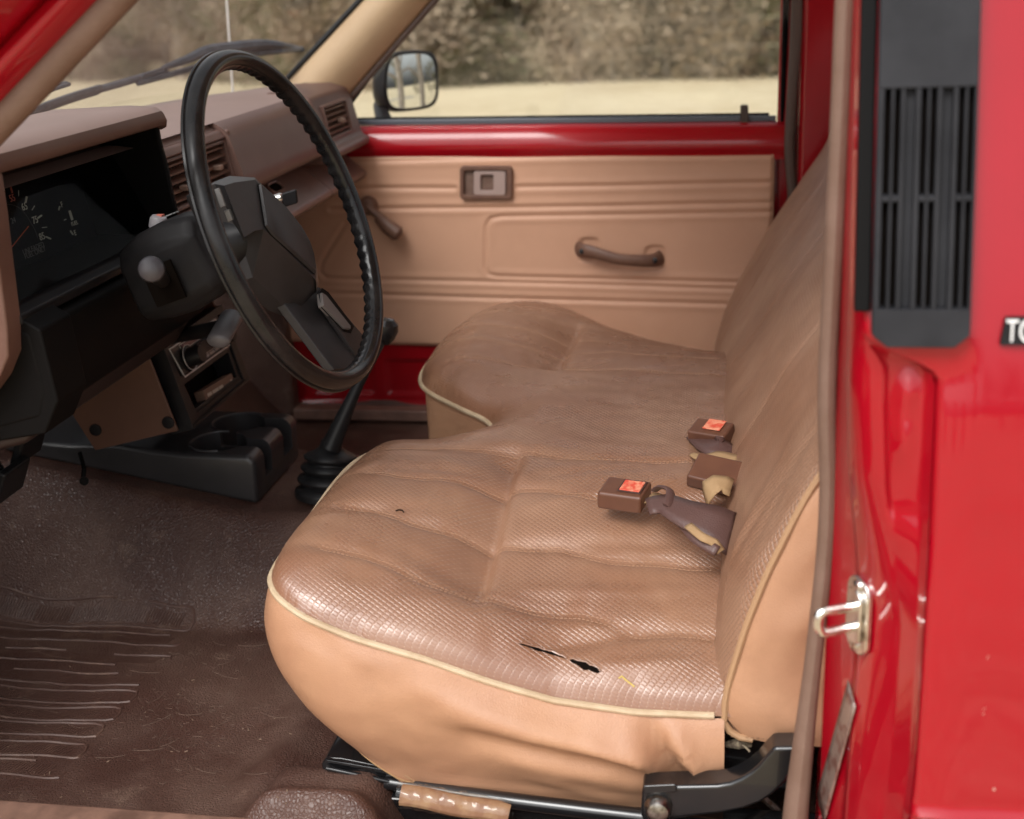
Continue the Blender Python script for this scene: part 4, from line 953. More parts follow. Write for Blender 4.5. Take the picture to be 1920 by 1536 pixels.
# end section around the outer vent
g = G(); g.prism([(-.30, .425, 1.2205), (-.245, .425, 1.219), (-.222, .425, 1.209), (-.212, .425, 1.180), (-.200, .425, 1.125), (-.186, .425, 1.118), (-.186, .425, 1.106), (-.21, .425, 1.097), (-.32, .425, 1.09)], (0, .225, 0)); ob = g.obj('outer_vent_housing', ds, DASH, bevel=.006); boolean(ob, [G().box(-.235, -.15, .4575, .5965, 1.1335, 1.1925).obj('cut', None, DASH, smooth=False)])
def vent(P, y0, y1, x0, x1, z0, z1, nsl, knob=None, split=None, lean=0.):
    """P parent ; slatted outlet between y0..y1 / z0..z1, front plane leaning from x0 (bottom) to x1 (top)"""
    v_ = empty('air_vent', P)
    X_ = lambda z: ease(x0, x1, (z-z0)/(z1-z0))
    g = G(); t_ = .005
    def fr(ya, yb, za, zb, o=.006): g.hexa([(X_(za)+o, ya, za), (X_(za)+o, yb, za), (X_(zb)+o, yb, zb), (X_(zb)+o, ya, zb)], [(X_(za)-.02, ya, za), (X_(za)-.02, yb, za), (X_(zb)-.02, yb, zb), (X_(zb)-.02, ya, zb)])
    fr(y0-t_, y0, z0-t_, z1+t_); fr(y1, y1+t_, z0-t_, z1+t_); fr(y0, y1, z0-t_, z0); fr(y0, y1, z1, z1+t_)
    for s_ in (split or []): fr(s_-.006, s_+.006, z0, z1, .003)
    g.obj('vent_frame', v_, DASH, bevel=.0015)
    g = G()
    for k in range(nsl):
        z = z0+(k+.5)*(z1-z0)/nsl; g.hexa([(X_(z)+.002, y0, z-.0012), (X_(z)+.002, y1, z-.0012), (X_(z)+.002, y1, z+.0012), (X_(z)+.002, y0, z+.0012)], [(X_(z)-.012, y0, z+.002), (X_(z)-.012, y1, z+.002), (X_(z)-.012, y1, z+.0045), (X_(z)-.012, y0, z+.0045)])
    g.obj('vent_slats', v_, HANDLE)
    g = G(); yv = y0+.008
    while yv < y1: g.box(X_(z0)-.018, X_(z0)-.016, yv, yv+.0015, z0, z1); yv += .009
    g.obj('vent_fins', v_, DASHLOW)
    G().hexa([(x0-.019, y0, z0), (x0-.019, y1, z0), (x1-.019, y1, z1), (x1-.019, y0, z1)], [(x0-.024, y0, z0), (x0-.024, y1, z0), (x1-.024, y1, z1), (x1-.024, y0, z1)]).obj('vent_cavity', v_, HOLE)
    for (ky, kz) in (knob or []): G().obox((X_(kz)+.006, ky, kz), (1, 0, 0), (0, 1, 0), (0, 0, 1), .006, .006, .0035).obj('vent_knob', v_, mat('faded_vent_knob', (.24, .15, .11), .5), bevel=.0015)
# centre vents in their own housing
g = G()
hz = [(-.262, 1.2165), (-.235, 1.2125), (-.218, 1.203)]
g.hexa([(-.235, -.19, 1.200), (-.235, .062, 1.200), (-.262, .062, 1.2165), (-.262, -.19, 1.2165)], [(-.30, -.19, 1.18), (-.30, .062, 1.18), (-.31, .062, 1.2), (-.31, -.19, 1.2)])
g.obj('centre_vent_hood', ds, DASHTOP, bevel=.004)
g = G(); g.box(-.30, -.222, .052, .062, 1.095, 1.204); g.box(-.30, -.222, -.19, -.165, 1.095, 1.204); g.hexa([(-.210, -.19, 1.108), (-.210, .062, 1.108), (-.216, .062, 1.122), (-.216, -.19, 1.122)], [(-.30, -.19, 1.10), (-.30, .062, 1.10), (-.30, .062, 1.12), (-.30, -.19, 1.12)])
g.hexa([(-.224, -.165, 1.192), (-.224, .052, 1.192), (-.232, .052, 1.204), (-.232, -.165, 1.204)], [(-.30, -.165, 1.19), (-.30, .052, 1.19), (-.30, .052, 1.2), (-.30, -.165, 1.2)])
g.prism([(-.21, -.19, 1.102), (-.202, -.19, 1.085), (-.21, -.19, 1.06), (-.30, -.19, 1.06), (-.30, -.19, 1.102)], (0, .252, 0))
g.obj('centre_vent_housing', ds, DASH, bevel=.004)
vent(ds, -.160, -.062, -.222, -.232, 1.130, 1.186, 5, [(-.120, 1.150)])
vent(ds, -.048, .046, -.222, -.232, 1.130, 1.186, 5, [(-.0, 1.158)])
vent(ds, .462, .592, -.207, -.215, 1.138, 1.188, 5, [(.54, 1.160)], split=None)
# glove box and lower shelf
G().prism([(-.252, .125, 1.098), (-.200, .125, 1.054), (-.1975, .125, 1.046), (-.203, .125, 1.040), (-.34, .125, .995), (-.34, .125, 1.09)], (0, .305, 0)).obj('glove_box', ds, GLOVE, bevel=.003)
G().prism([(-.252, .435, 1.098), (-.200, .435, 1.054), (-.1975, .435, 1.046), (-.203, .435, 1.040), (-.34, .435, .995), (-.34, .435, 1.09)], (0, .215, 0)).obj('lower_dash_end', ds, GLOVE, bevel=.003)
G().prism([(-.252, -.15, 1.098), (-.200, -.15, 1.054), (-.1975, -.15, 1.046), (-.203, -.15, 1.040), (-.34, -.15, .995), (-.34, -.15, 1.09)], (0, .27, 0)).obj('lower_dash_centre', ds, DASHLOW, bevel=.003)
G().box(-.60, -.33, -.62, .64, 1.0, 1.10).obj('dash_underside', ds, BLKM, bevel=.02)
nG = Vector((.064-.02, 0, .052)).normalized(); nG = Vector((.65, 0, .76)).normalized(); pG = Vector((-.226, .3, 1.076))
lc = PN(516, 352, pG, nG); uG = Vector((0, 1, 0)); vG = nG.cross(uG)
g = G(); L1 = rrect(lc, uG, vG, .028, .011, .0105); L2_ = [lc+(p-lc)*.72 for p in L1]; g.loft([[p+nG*.0012 for p in L1], [p+nG*.003 for p in [lc+(q-lc)*.9 for q in L1]], [p+nG*.0014 for p in L2_]], closed=True); g.obj('glove_box_latch', ds, GLOVE)
G().add([p+nG*.0013 for p in L2_], [tuple(range(len(L2_)))]).obj('latch_recess', ds, HOLE, smooth=False)
# ---- instrument binnacle
ib = empty('instrument_binnacle', T)
YL, YR = -.580, -.198
def hood(y):
    k = float(sst(-.235, -.198, y))
    return [Vector((-.47, y, 1.215)), Vector((-.42, y, 1.246)), Vector((-.34, y, 1.262)), Vector((-.24, y, 1.2645)), Vector((-.207, y, 1.262)), Vector((-.2, y, 1.257)), Vector((-.197, y, 1.249)), Vector((-.199, y, 1.241)), Vector((-.206, y, 1.238)), Vector((-.235, y, 1.240))]
g = G(); hy = [YL]+list(np.linspace(YL+.01, YR-.006, 16))+[YR]
hr = [hood(y) for y in hy]
for i in (0, len(hr)-1): hr[i] = [p+Vector((0, 0, -.004)) for p in hr[i]]
g.loft([r_[:6] for r_ in hr]); g.obj('hood_top', ib, DASHTOP, angle=60)
g = G(); g.loft([r_[5:] for r_ in hr]); g.obj('hood_lip', ib, DASH, angle=60)
# right hand wall, black, its rear edge slanting in and down to the dash
def wall(y0, y1, P, m_, nm): return G().prism([(x, y0, z) for x, z in P], (0, y1-y0, 0)).obj(nm, ib, m_, bevel=.003)
ew = [PY(u, v, -.198) for u, v in ((309, 214), (299, 238), (303, 262), (316, 310), (326, 360), (335, 398))]
wall(-.205, -.196, [(-.47, 1.21), (-.34, 1.258), (-.21, 1.258)]+[(p.x, p.z) for p in ew[1:]]+[(ew[-1].x, 1.09), (-.36, 1.08)], BLKM, 'hood_side')
ewl = [PY(u, v, -.575) for u, v in ((0, 300), (4, 330), (14, 400), (22, 470), (38, 600), (40, 655), (22, 700), (0, 730))]
wall(-.600, -.572, [(-.47, 1.21), (-.34, 1.258), (-.205, 1.258)]+[(p.x, p.z) for p in ewl[1:]]+[(-.30, .98), (-.46, 1.0)], GLOVE, 'hood_side')
# dial face
fo = Vector((-.315, -.39, 1.15)); fn_ = Vector((1, 0, .16)).normalized(); fr_ = Vector((0, 1, 0)); fu = fn_.cross(fr_)
if fu.z < 0: fu = -fu
def FP(u, v, h=.001): return PN(u, v, fo+fn_*h, fn_)
G().prism([Vector((fo.x+ (1.25-fo.z)*-.16, -.575, 1.25)), Vector((fo.x+(1.25-fo.z)*-.16, -.205, 1.25)), Vector((fo.x+(1.06-fo.z)*-.16, -.205, 1.06)), Vector((fo.x+(1.06-fo.z)*-.16, -.575, 1.06))], (-.01, 0, 0)).obj('dial_face', ib, FACE, smooth=False)
for s_, u, v, sz, m_ in (('55', 23, 372, .0075, REDMK), ('65', 46, 388, .0078, BONE), ('75', 66, 413, .0078, BONE), ('85', 79, 444, .0078, BONE), ('F', 116, 384, .0062, BONE), ('E', 141, 437, .0062, BONE), ('FUEL', 140, 419, .0048, BONE), ('UNLEADED', 63, 466, .0058, mat('dim_marking', (.16, .16, .15), .6)), ('FUEL ONLY', 66, 474, .0058, mat('dim_marking', (.16, .16, .15), .6)), ('24', 25, 414, .0060, mat('dim_marking', (.16, .16, .15), .6))):
    text('dial_lettering', s_, sz*1.5, FP(u, v, .0015), fr_, fu, m_, ib, ext=.0002, sx=1.05)
def tick(u0, v0, u1, v1, w_, m_): return G().tube([FP(u0, v0), FP(u1, v1)], w_, 4).obj('dial_tick', ib, m_)
for t_ in ((20, 350, 23, 362, .0010, REDMK), (6, 347, 9, 358, .0004, BONE), (35, 357, 35, 368, .0004, BONE), (50, 369, 48, 380, .0011, BONE), (65, 386, 60, 394, .0005, BONE), (78, 404, 71, 409, .0011, BONE), (88, 426, 79, 427, .0005, BONE), (95, 448, 86, 444, .0011, BONE), (112, 387, 110, 394, .0010, BONE), (132, 433, 137, 440, .0010, BONE), (120, 413, 124, 411, .0005, BONE)): tick(*t_)
arc = [FP(8+ 0, 383), FP(22, 384), FP(36, 390), FP(48, 402), FP(58, 418), FP(66, 432), FP(71, 447)]
G().tube(smooth_path(arc, .004), .00025, 4).obj('dial_arc', ib, mat('dim_marking2', (.12, .12, .11), .6))
G().tube([FP(20, 466, .004), FP(53, 425, .004)], .0013, 6, flat=(1, .5)).obj('speed_needle', ib, ORG)
g = G(); pp = FP(133, 404); g.add([pp+fr_*a+fu*b for a, b in ((-.003, -.006), (.003, -.006), (.003, .006), (-.003, .006))], [(0, 1, 2, 3)]); g.obj('fuel_pump_mark', ib, BONE, smooth=False)
# lens, slanting
l0 = Vector((-.235, -.57, 1.105)); 
G().hexa([(-.222, -.572, 1.106), (-.222, -.206, 1.106), (-.285, -.206, 1.235), (-.285, -.572, 1.235)], [(-.2235, -.572, 1.106), (-.2235, -.206, 1.106), (-.2865, -.206, 1.235), (-.2865, -.572, 1.235)]).obj('cluster_lens', ib, LENS, smooth=False)
# ledge under the cluster and knee panel
lg = [PX(u, v, -.205) for u, v in ((35, 535), (120, 500), (170, 470), (252, 440))]
G().prism([(-.31, YL+.004, 1.105), (-.215, YL+.004, 1.107), (-.203, YL+.004, 1.100), (-.203, YL+.004, 1.090), (-.31, YL+.004, 1.085)], (0, .375, 0)).obj('cluster_ledge', ib, BLK, bevel=.003)
kp = empty('knee_panel', T)
G().prism([(-.212, -.575, 1.088), (-.196, -.575, 1.083), (-.190, -.575, 1.02), (-.20, -.575, .992), (-.34, -.575, .955), (-.36, -.575, 1.08)], (0, .425, 0)).obj('panel_face', kp, BLKM, bevel=.006)
G().prism([(-.210, -.574, 1.10), (-.186, -.574, 1.085), (-.180, -.574, 1.01), (-.20, -.574, .975), (-.26, -.574, .965), (-.26, -.574, 1.09)], (0, .062, 0)).obj('panel_end_block', kp, BLKM, bevel=.003)
G().prism([(-.20, -.57, .995), (-.225, -.57, .962), (-.34, -.57, .93), (-.40, -.57, 1.0)], (0, .38, 0)).obj('lower_panel', kp, mat('dark_brown_knee_plastic', (.020, .010, .008), .5), bevel=.008)
g = G(); g.prism([PX(u, v, -.26) for u, v in ((-60, 700), (40, 690), (78, 690), (66, 775), (0, 800), (-60, 800))], (-.14, 0, 0)); g.obj('kick_panel', kp, GLOVE, bevel=.004)
g = G(); g.prism([PX(u, v, -.255) for u, v in ((-5, 776), (4, 780), (5, 792), (-4, 797))], (.006, 0, 0)); g.obj('release_knob', kp, SILV, bevel=.001)

# ---------------------------------------------------------------- steering wheel
WC = Vector((.0089, -.36, 1.150)); n = Vector((.9474, -.0465, .3166)).normalized(); e = Vector((.0465, .9474, 0)).normalized(); u_ = n.cross(e)
if u_.z < 0: u_ = -u_
def WPp(u, v, h): return PN(u, v, WC+n*h, n)
sw = empty('steering_wheel', T)
R0 = .1828; V = []; F = []; NA = 300; NB = 18
for i in range(NA):
    a = 2*math.pi*i/NA; d = e*math.cos(a)+u_*math.sin(a)
    # finger grips round the inner side, none at the spokes
    grip = .0010*math.cos(a*74)
    for j in range(NB):
        b = 2*math.pi*j/NB; rr = .0104
        inn = max(0, math.cos(b-rad(228))); rr_ = rr+grip*1.5*inn**2.5
        V.append(WC+d*(R0+rr_*math.cos(b)*.98)+n*(rr_*math.sin(b)*1.12))
for i in range(NA):
    for j in range(NB): F.append((i*NB+j, ((i+1) % NA)*NB+j, ((i+1) % NA)*NB+(j+1) % NB, i*NB+(j+1) % NB))
M('wheel_rim', sw, RIMM, V, F, angle=80)
G().tube([WC+(e*math.cos(2*math.pi*i/160)+u_*math.sin(2*math.pi*i/160))*(R0+.0100)+n*-.005 for i in range(160)], .0022, 6, closed=True).obj('rim_seam', sw, RIMM)
hT, hB = -.020, -.060
# crisp faceted hub: base outline, shoulder outline and raised pad
HB = [(402, 345), (430, 330), (478, 333), (512, 366), (532, 386), (551, 407), (566, 425), (580, 451), (589, 480), (595, 508), (597, 530), (594, 560), (560, 585), (530, 572), (474, 520), (452, 455), (430, 400)]
HS = [(420, 348), (440, 342), (478, 337), (511, 368), (531, 388), (549, 409), (563, 426), (577, 452), (587, 480), (592, 506), (593, 527), (588, 521), (545, 478), (515, 448), (495, 430), (478, 433), (458, 446)]
base = [WPp(u, v, hB) for u, v in HB]; top = [WPp(u, v, hT) for u, v in HS]
g = G(); N_ = len(base)
bs = [p for p in base]; lowp = [p-n*.02 for p in base]
g.loft([lowp, bs, top], closed=True, caps=True); g.obj('hub', sw, HUBM, bevel=.004, bseg=3, angle=30)
PD = [(484, 347), (500, 360), (530, 388), (549, 412), (564, 432), (577, 456), (585, 480), (589, 505), (588, 514), (545, 474), (508, 441), (496, 424)]
pd = [WPp(u, v, hT+.0005) for u, v in PD]; pcn = sum(pd, Vector())/len(pd)
g = G(); g.loft([pd, [p+n*.0035 for p in [pcn+(q-pcn)*.985 for q in pd]], [p+n*.0045 for p in [pcn+(q-pcn)*.94 for q in pd]]], closed=True, caps=True); g.obj('horn_pad', sw, HUBM, angle=30)
g = G(); g.loft([[pcn+(q-pcn)*1.03 +n*.0004 for q in pd], [pcn+(q-pcn)*.99+n*.0006 for q in pd]], closed=True); g.obj('pad_groove', sw, BLKM)
# spoke towards the lower rim
sb = [WPp(u, v, h_) for u, v, h_ in ((598, 540, -.046), (700, 656, -.034), (676, 692, -.034), (628, 694, -.034), (618, 682, -.036), (526, 560, -.060), (560, 545, -.056), (590, 535, -.050))]
g = G(); g.prism(sb, -n*.012); g.obj('spoke', sw, HUBM, bevel=.003)
s2 = [WPp(u, v, -.036) for u, v in ((596, 570), (678, 690), (698, 656), (600, 541), (594, 552))]
g = G(); g.prism([p+n*.004 for p in s2], -n*.006); g.obj('spoke_face', sw, HUBM, bevel=.0015)
hb = [WPp(u, v, -.028) for u, v in ((607, 573), (648, 616), (658, 617), (658, 611), (612, 553), (604, 548))]
g = G(); g.prism(hb, -n*.008); g.obj('horn_button', sw, mat('grey_horn_button', (.16, .145, .14), .4), bevel=.0012)
g = G(); hg_ = [WPp(u, v, -.0316) for u, v in ((598, 552), (604, 540), (616, 548), (664, 612), (658, 625), (645, 622), (603, 577))]; g.prism(hg_, -n*.0004); g.obj('button_slot', sw, BLKM, smooth=False)
# second spoke, towards the near rim
a0s = WC-e*.075+u_*.03-n*.045; a1s = WC-e*.178+u_*.045-n*.004
g = G(); sd_ = (a1s-a0s).normalized(); g.hexa([a0s-u_*.012, a0s+u_*.034, a0s+u_*.034-n*.012, a0s-u_*.012-n*.012], [a1s-u_*.010, a1s+u_*.022, a1s+u_*.022-n*.010, a1s-u_*.010-n*.010]); g.obj('spoke', sw, GREYP, bevel=.003)
p_ = [WPp(u, v, -.026) for u, v in ((428, 392), (434, 391), (440, 411), (436, 413))]
G().prism(p_, -n*.006).obj('horn_button', sw, mat('grey_horn_button2', (.2, .19, .18), .4), bevel=.001)
p_ = [WPp(u, v, -.026) for u, v in ((410, 352), (413, 352), (425, 386), (422, 387))]
G().prism(p_, -n*.006).obj('horn_button', sw, mat('grey_horn_button3', (.2, .19, .18), .4), bevel=.001)
# column
sc_ = empty('steering_column', T)
ax0 = WC-n*.075
def csec(s_, hw, hh, dz=0):
    c = WC-n*s_; return [c+e*a*hw+u_*(b*hh+dz) for a, b in ((-.75, -1), (.75, -1), (1, -.7), (1, .55), (.7, 1), (-.7, 1), (-1, .55), (-1, -.7))]
g = G(); g.loft([csec(.088, .038, .038), csec(.10, .048, .046), csec(.135, .054, .052, -.002), csec(.165, .052, .050, -.003), csec(.20, .044, .042, -.006)], closed=True, caps=True); g.obj('column_shroud', sc_, GREYP, bevel=.009, bseg=4)
g = G(); g.lathe([(.030, 0), (.030, .03), (.022, .05)], WC-n*.10, n, 24); g.obj('column_collar', sc_, BLK)
g = G(); g.tube([WC-n*.25, WC-n*.55-u_*.0], .022, 12); g.obj('column_tube', sc_, BLKM)
p0_ = WC-n*.145-e*.058-u_*.008
g = G(); g.prism([p0_-n*.018+u_*.018, p0_+n*.020+u_*.018, p0_+n*.020-u_*.026, p0_-n*.018-u_*.026], -e*.0035); g.obj('stalk_opening', sc_, HOLE, smooth=False)
kn = PY(284, 505, -.50); 
g = G(); g.tube([p0_, p0_.lerp(kn, .5), kn], [.009, .010, .011], 12); g.obj('indicator_stalk', sc_, GREYP)
g = G(); dk = (kn-p0_).normalized(); g.lathe([(.010, -.016), (.0125, -.012), (.0135, 0), (.0125, .006), (.009, .0095), (.004, .011), (0, .0113)], kn, (CAM-kn).normalized()*.6+dk*.4, 24); g.obj('stalk_knob', sc_, GREYK)
cs = PX(298, 411, -.15); g = G(); g.lathe([(.010, -.01), (.010, .0), (.008, .003), (0, .004)], cs, (.3, 0, 1), 20); g.obj('hazard_switch', sc_, mat('pale_switch', (.28, .26, .27), .5))
g = G(); g.obox(cs+Vector((0, .003, .0035)), (1, 0, 0), (0, 1, 0), (0, 0, 1), .004, .004, .001); g.obj('hazard_mark', sc_, REDMK)
cs2 = WC-n*.14+u_*.0535+e*.012
g = G()
for k in range(5): g.obox(cs2+e*(k*.0042-.008), e, n, u_, .0011, .004-.001*(k % 2), .0006)
g.obj('switch_lettering', sc_, mat('dim_switch_marks', (.25, .25, .25), .6))
ky = PX(524, 372, -.085)
g = G(); g.lathe([(.0065, -.02), (.0065, .003), (.005, .005)], ky, (.95, .15, .25), 18); g.obj('ignition_lock', sc_, CHROME)
g = G(); g.obox(ky+Vector((.014, 0, 0)), (.95, .15, .25), (0, 0, 1), (0, 1, 0), .010, .009, .0032); g.obj('ignition_key', sc_, BLK, bevel=.002)
# ---- parking brake pull handle
pb = empty('parking_brake_handle', T)
h0 = PX(422, 612, -.13); h1 = PX(345, 628, -.22)
g = G(); g.tube([h0, h0.lerp(h1, .5), h1, h1+(h1-h0)*1.2], [.0095, .0095, .009, .009], 12); g.obj('brake_rod', pb, BLK)
ta = PX(436, 592, -.118); tb = PX(404, 640, -.118)
ta = PX(437, 590, -.112); tb = PX(407, 643, -.112); tm = (ta-tb).normalized()
g = G(); g.tube([tb, tb+tm*.004, ta-tm*.004, ta], [.008, .0125, .0125, .008], 16, flat=(1.15, .85), up=(1, 0, 0)); g.obj('brake_grip', pb, mat('grey_grip', (.12, .11, .115), .42), angle=50)

# ---------------------------------------------------------------- centre console with radio
cc_ = empty('centre_console', T)
BL_, BR_ = Vector((-.250, -.153, .826)), Vector((-.250, .092, .826)); TL_, TR_ = Vector((-.286, -.153, .955)), Vector((-.286, .092, .955))
nC = (BR_-BL_).cross(TL_-BL_).normalized()
if nC.x < 0: nC = -nC
def CP(u, v, h=0.): return PN(u, v, BL_+nC*h, nC)
uC = Vector((0, 1, 0)); vC = (TL_-BL_).normalized()
def quadbox(g, Q, h0, h1): A = [CP(u, v) for u, v in Q]; return g.hexa([a+nC*h0 for a in A], [a+nC*h1 for a in A])
def rim(nm, par, Qo, Qi, h0, h1, m_, bev=.001):
    g = G(); O = [CP(u, v) for u, v in Qo]; I = [CP(u, v) for u, v in Qi]; A = [p+nC*h1 for p in O]; B = [p+nC*h1 for p in I]; C_ = [p+nC*h0 for p in O]; D = [p+nC*h0 for p in I]; F = []
    for i in range(4): k = (i+1) % 4; F += [(i, k, 4+k, 4+i), (i, k, 8+k, 8+i), (4+i, 4+k, 12+k, 12+i)]
    return g.add(A+B+C_+D, F).obj(nm, par, m_, bevel=bev)
OUTB = [(300, 648), (358, 806), (465, 713), (412, 572)]
SLOT = [(337, 724), (362, 764), (443, 706), (425, 660)]
RADF = [(317, 655), (346, 707), (431, 646), (404, 599)]
INB = [(310, 657), (372, 790), (452, 712), (408, 590)]
rim('console_bezel', cc_, OUTB, INB, -.03, .004, BLK, .0025)
quadbox(G(), [(310, 655), (367, 778), (450, 712), (408, 590)], -.040, -.036).obj('storage_slot', cc_, HOLE, smooth=False)
quadbox(G(), [(330, 712), (338, 726), (426, 661), (418, 648)], -.03, .002).obj('bezel_bar', cc_, BLK, bevel=.001)
quadbox(G(), [(363, 768), (372, 792), (453, 713), (444, 706)], -.03, .002).obj('bezel_sill', cc_, BLK, bevel=.001)
quadbox(G(), [(310, 655), (337, 724), (362, 768), (350, 768)], -.03, .001).obj('bezel_side', cc_, BLK, bevel=.001)
quadbox(G(), [(425, 655), (443, 706), (452, 712), (428, 650)], -.03, .001).obj('bezel_side', cc_, BLK, bevel=.001)
g = G(); g.tube([CP(367, 775, .0025), CP(447, 711, .0025)], .0011, 6); g.obj('bezel_ridge', cc_, GREYP)
g = G(); g.tube([CP(362, 797, .0045), CP(460, 712, .0045)], .0013, 6); g.obj('bezel_ridge', cc_, GREYP)
sidep = [PY(u, v, -.153) for u, v in ((350, 803), (178, 845), (125, 762))]
cs_ = [BL_-nC*.010, sidep[1], sidep[2], Vector((-.40, -.153, .955)), TL_-nC*.010+Vector((0, 0, .01))]
g = G(); g.prism(cs_, (0, .004, 0)); g.obj('console_side_panel', cc_, DASHLOW, bevel=.0015)
g = G(); g.prism([p+Vector((0, .241, 0)) for p in cs_], (0, .004, 0)); g.obj('console_side_panel', cc_, DASHLOW, bevel=.0015)
g = G(); g.prism([BL_-nC*.041, sidep[1]+Vector((.004, 0, .004)), sidep[2]+Vector((.004, 0, 0)), Vector((-.40, -.153, .955)), TL_-nC*.041], (0, .236, 0))
for q_ in range(len(g.V)): g.V[q_].y += .0045
g.obj('console_core', cc_, BLKM)
for u, v in ((180, 806), (316, 792)): G().lathe([(.0085, 0), (.0085, -.003), (.006, -.0035)], PY(u, v, -.153), (0, 1, 0), 16).obj('console_screw', cc_, BLK)
rd = empty('radio', T)
quadbox(G(), [(312, 653), (345, 713), (437, 648), (407, 592)], -.03, .001).obj('radio_face', rd, RADIOM, bevel=.0008)
RC = [CP(u, v, .0014) for u, v in RADF]
def RQ(s_, t, h=0.): return (RC[1].lerp(RC[2], s_)).lerp(RC[0].lerp(RC[3], s_), t)+nC*h
G().tube(RC, .0014, 4, closed=True).obj('radio_edging', rd, SILV)
g = G(); g.tube([RQ(.30, .08), RQ(.80, .08), RQ(.80, .22), RQ(.30, .22)], .0004, 4, closed=True); g.obj('preset_edging', rd, SILV)
g = G(); g.tube([RQ(.18, .74), RQ(.62, .74), RQ(.62, .93), RQ(.18, .93)], .0005, 4, closed=True); g.obj('tuner_edging', rd, SILV)
for k in range(4): G().add([RQ(.33+k*.12, .10, .001), RQ(.43+k*.12, .10, .001), RQ(.43+k*.12, .19, .001), RQ(.33+k*.12, .19, .001)], [(0, 1, 2, 3)]).obj('preset_button', rd, mat('grey_preset', (.34, .33, .33), .4, metal=.2), smooth=False, solid=.001)
A = [RQ(.38, .32, .001), RQ(.76, .32, .001), RQ(.76, .68, .001), RQ(.38, .68, .001)]; G().hexa(A, [p+nC*.006 for p in A]).obj('cassette_door', rd, BLK, bevel=.001)
G().add([RQ(.20, .77, .0006), RQ(.60, .77, .0006), RQ(.60, .90, .0006), RQ(.20, .90, .0006)], [(0, 1, 2, 3)]).obj('tuner_scale', rd, mat('dim_red_scale', (.20, .10, .10), .5), smooth=False)
for sx_ in (.20, .88):
    kc = RQ(sx_, .45); g = G(); g.lathe([(.0180, 0), (.0180, .004), (.0140, .005), (.0132, .022), (.012, .024), (0, .0245)], kc, nC, 28); g.obj('radio_knob', rd, BLK, angle=30)
    kv = nC.orthogonal().normalized(); kw = nC.cross(kv); G().tube([kc+kv*.0182*math.cos(x)+kw*.0182*math.sin(x)+nC*.004 for x in np.linspace(0, 6.2, 30)], .0005, 4).obj('knob_ring', rd, SILV)
# ---------------------------------------------------------------- gear lever, cup tray, pedals
gl_ = empty('gear_lever', T)
gc = Vector((-.094, -.032, .686)); s0 = PY(640, 840, 0); s1 = PY(724, 620, 0)
prof = [(.049, -.008), (.0505, .000), (.0495, .005), (.043, .008), (.040, .010), (.0415, .013), (.0465, .016), (.0475, .020), (.0455, .0235), (.039, .026), (.0365, .028), (.038, .031), (.0425, .0345), (.043, .038), (.041, .041), (.035, .0435), (.033, .0455), (.034, .048), (.0385, .051), (.039, .0545), (.0365, .057), (.027, .0605), (.018, .067), (.0150, .074), (.0145, .08)]
g = G(); g.lathe(prof, gc, (s0-gc).normalized()*.35+Vector((0, 0, .65)), 40); g.obj('gear_boot', gl_, RUB, angle=70)
k0 = gc+Vector((.008, .0, .07))
g = G(); g.tube(smooth_path([k0, s0+Vector((0, 0, .02)), s0.lerp(s1, .45), s1], .01), .0085, 14); 
P = smooth_path([k0, k0.lerp(s1, .25)+Vector((-.002, 0, 0)), k0.lerp(s1, .6)+Vector((-.003, 0, 0)), s1], .01)
g = G(); g.tube(P, [ease(.0160, .0078, min(1, i/(len(P)*.48))**.8) for i in range(len(P))], 14); g.obj('gear_stick', gl_, RUB)
g = G(); g.lathe([(.006, -.020), (.013, -.012), (.0175, .0), (.0165, .010), (.010, .017), (0, .0185)], s1, (.15, 0, 1), 24); g.obj('gear_knob', gl_, RIMM)

ct = G()
prof2 = [(-.190, .680), (-.187, .745), (-.196, .757), (-.30, .758), (-.34, .762), (-.40, .770), (-.47, .768), (-.58, .775), (-.58, .756), (-.40, .722), (-.30, .702)]
ct.prism([(x, -.073, z) for x, z in prof2], (0, .190, 0))
TRAYM = mat('tray_plastic', (.034, .032, .034), .34, spec=.6, col2=(.026, .025, .026), cscale=15, bump=[('noise', 900, .12, .0003)])
tray = ct.obj('cup_holder_tray', None, TRAYM, bevel=.009, bseg=4)
cut = []
def cutter(g): o = g.obj('cut', None, BLK, smooth=False); return o
for yy in (-.020, .064):
    cut.append(cutter(G().lathe([(.039, -.052), (.0415, .05)], (-.262, yy, .757), (0, 0, 1), 48)))
g = G(); g.box(-.262, -.15, -.034, -.004, .709, .80); cut.append(cutter(g)); g = G(); g.box(-.262, -.15, .048, .088, .709, .80); cut.append(cutter(g)); g = G(); g.box(-.275, -.249, .0, .045, .735, .80); cut.append(cutter(g))

# lower the wall behind the wells so that the rear slots read as an open comb
tray.modifiers.clear(); dg = bpy.context.evaluated_depsgraph_get()
q = tray.modifiers.new('b', 'BEVEL'); q.width = .009; q.segments = 4; q.limit_method = 'ANGLE'
boolean(tray, cut); tray.data.polygons.foreach_set('use_smooth', [True]*len(tray.data.polygons)); tray.data.set_sharp_from_angle(angle=rad(35))
q = tray.modifiers.new('b', 'BEVEL'); q.width = .0035; q.segments = 3; q.limit_method = 'ANGLE'; q.angle_limit = rad(45)
for yy, a0_, a1_ in ((-.020, 70, 320), (.064, 40, 290)): G().tube([Vector((-.262+.0425*math.cos(a), yy+.0425*math.sin(a), .7585)) for a in np.linspace(rad(a0_+20), rad(a1_-30), 40)], .0018, 8).obj('well_lip_highlight', tray, mat('tray_edge_highlight', (.06, .057, .06), .3))  # paler tubes paint the edge highlight round the wells
tag(tray, 'black plastic cup holder tray with two round wells on the tunnel before the gear lever', 'cup holder')
pdl = []
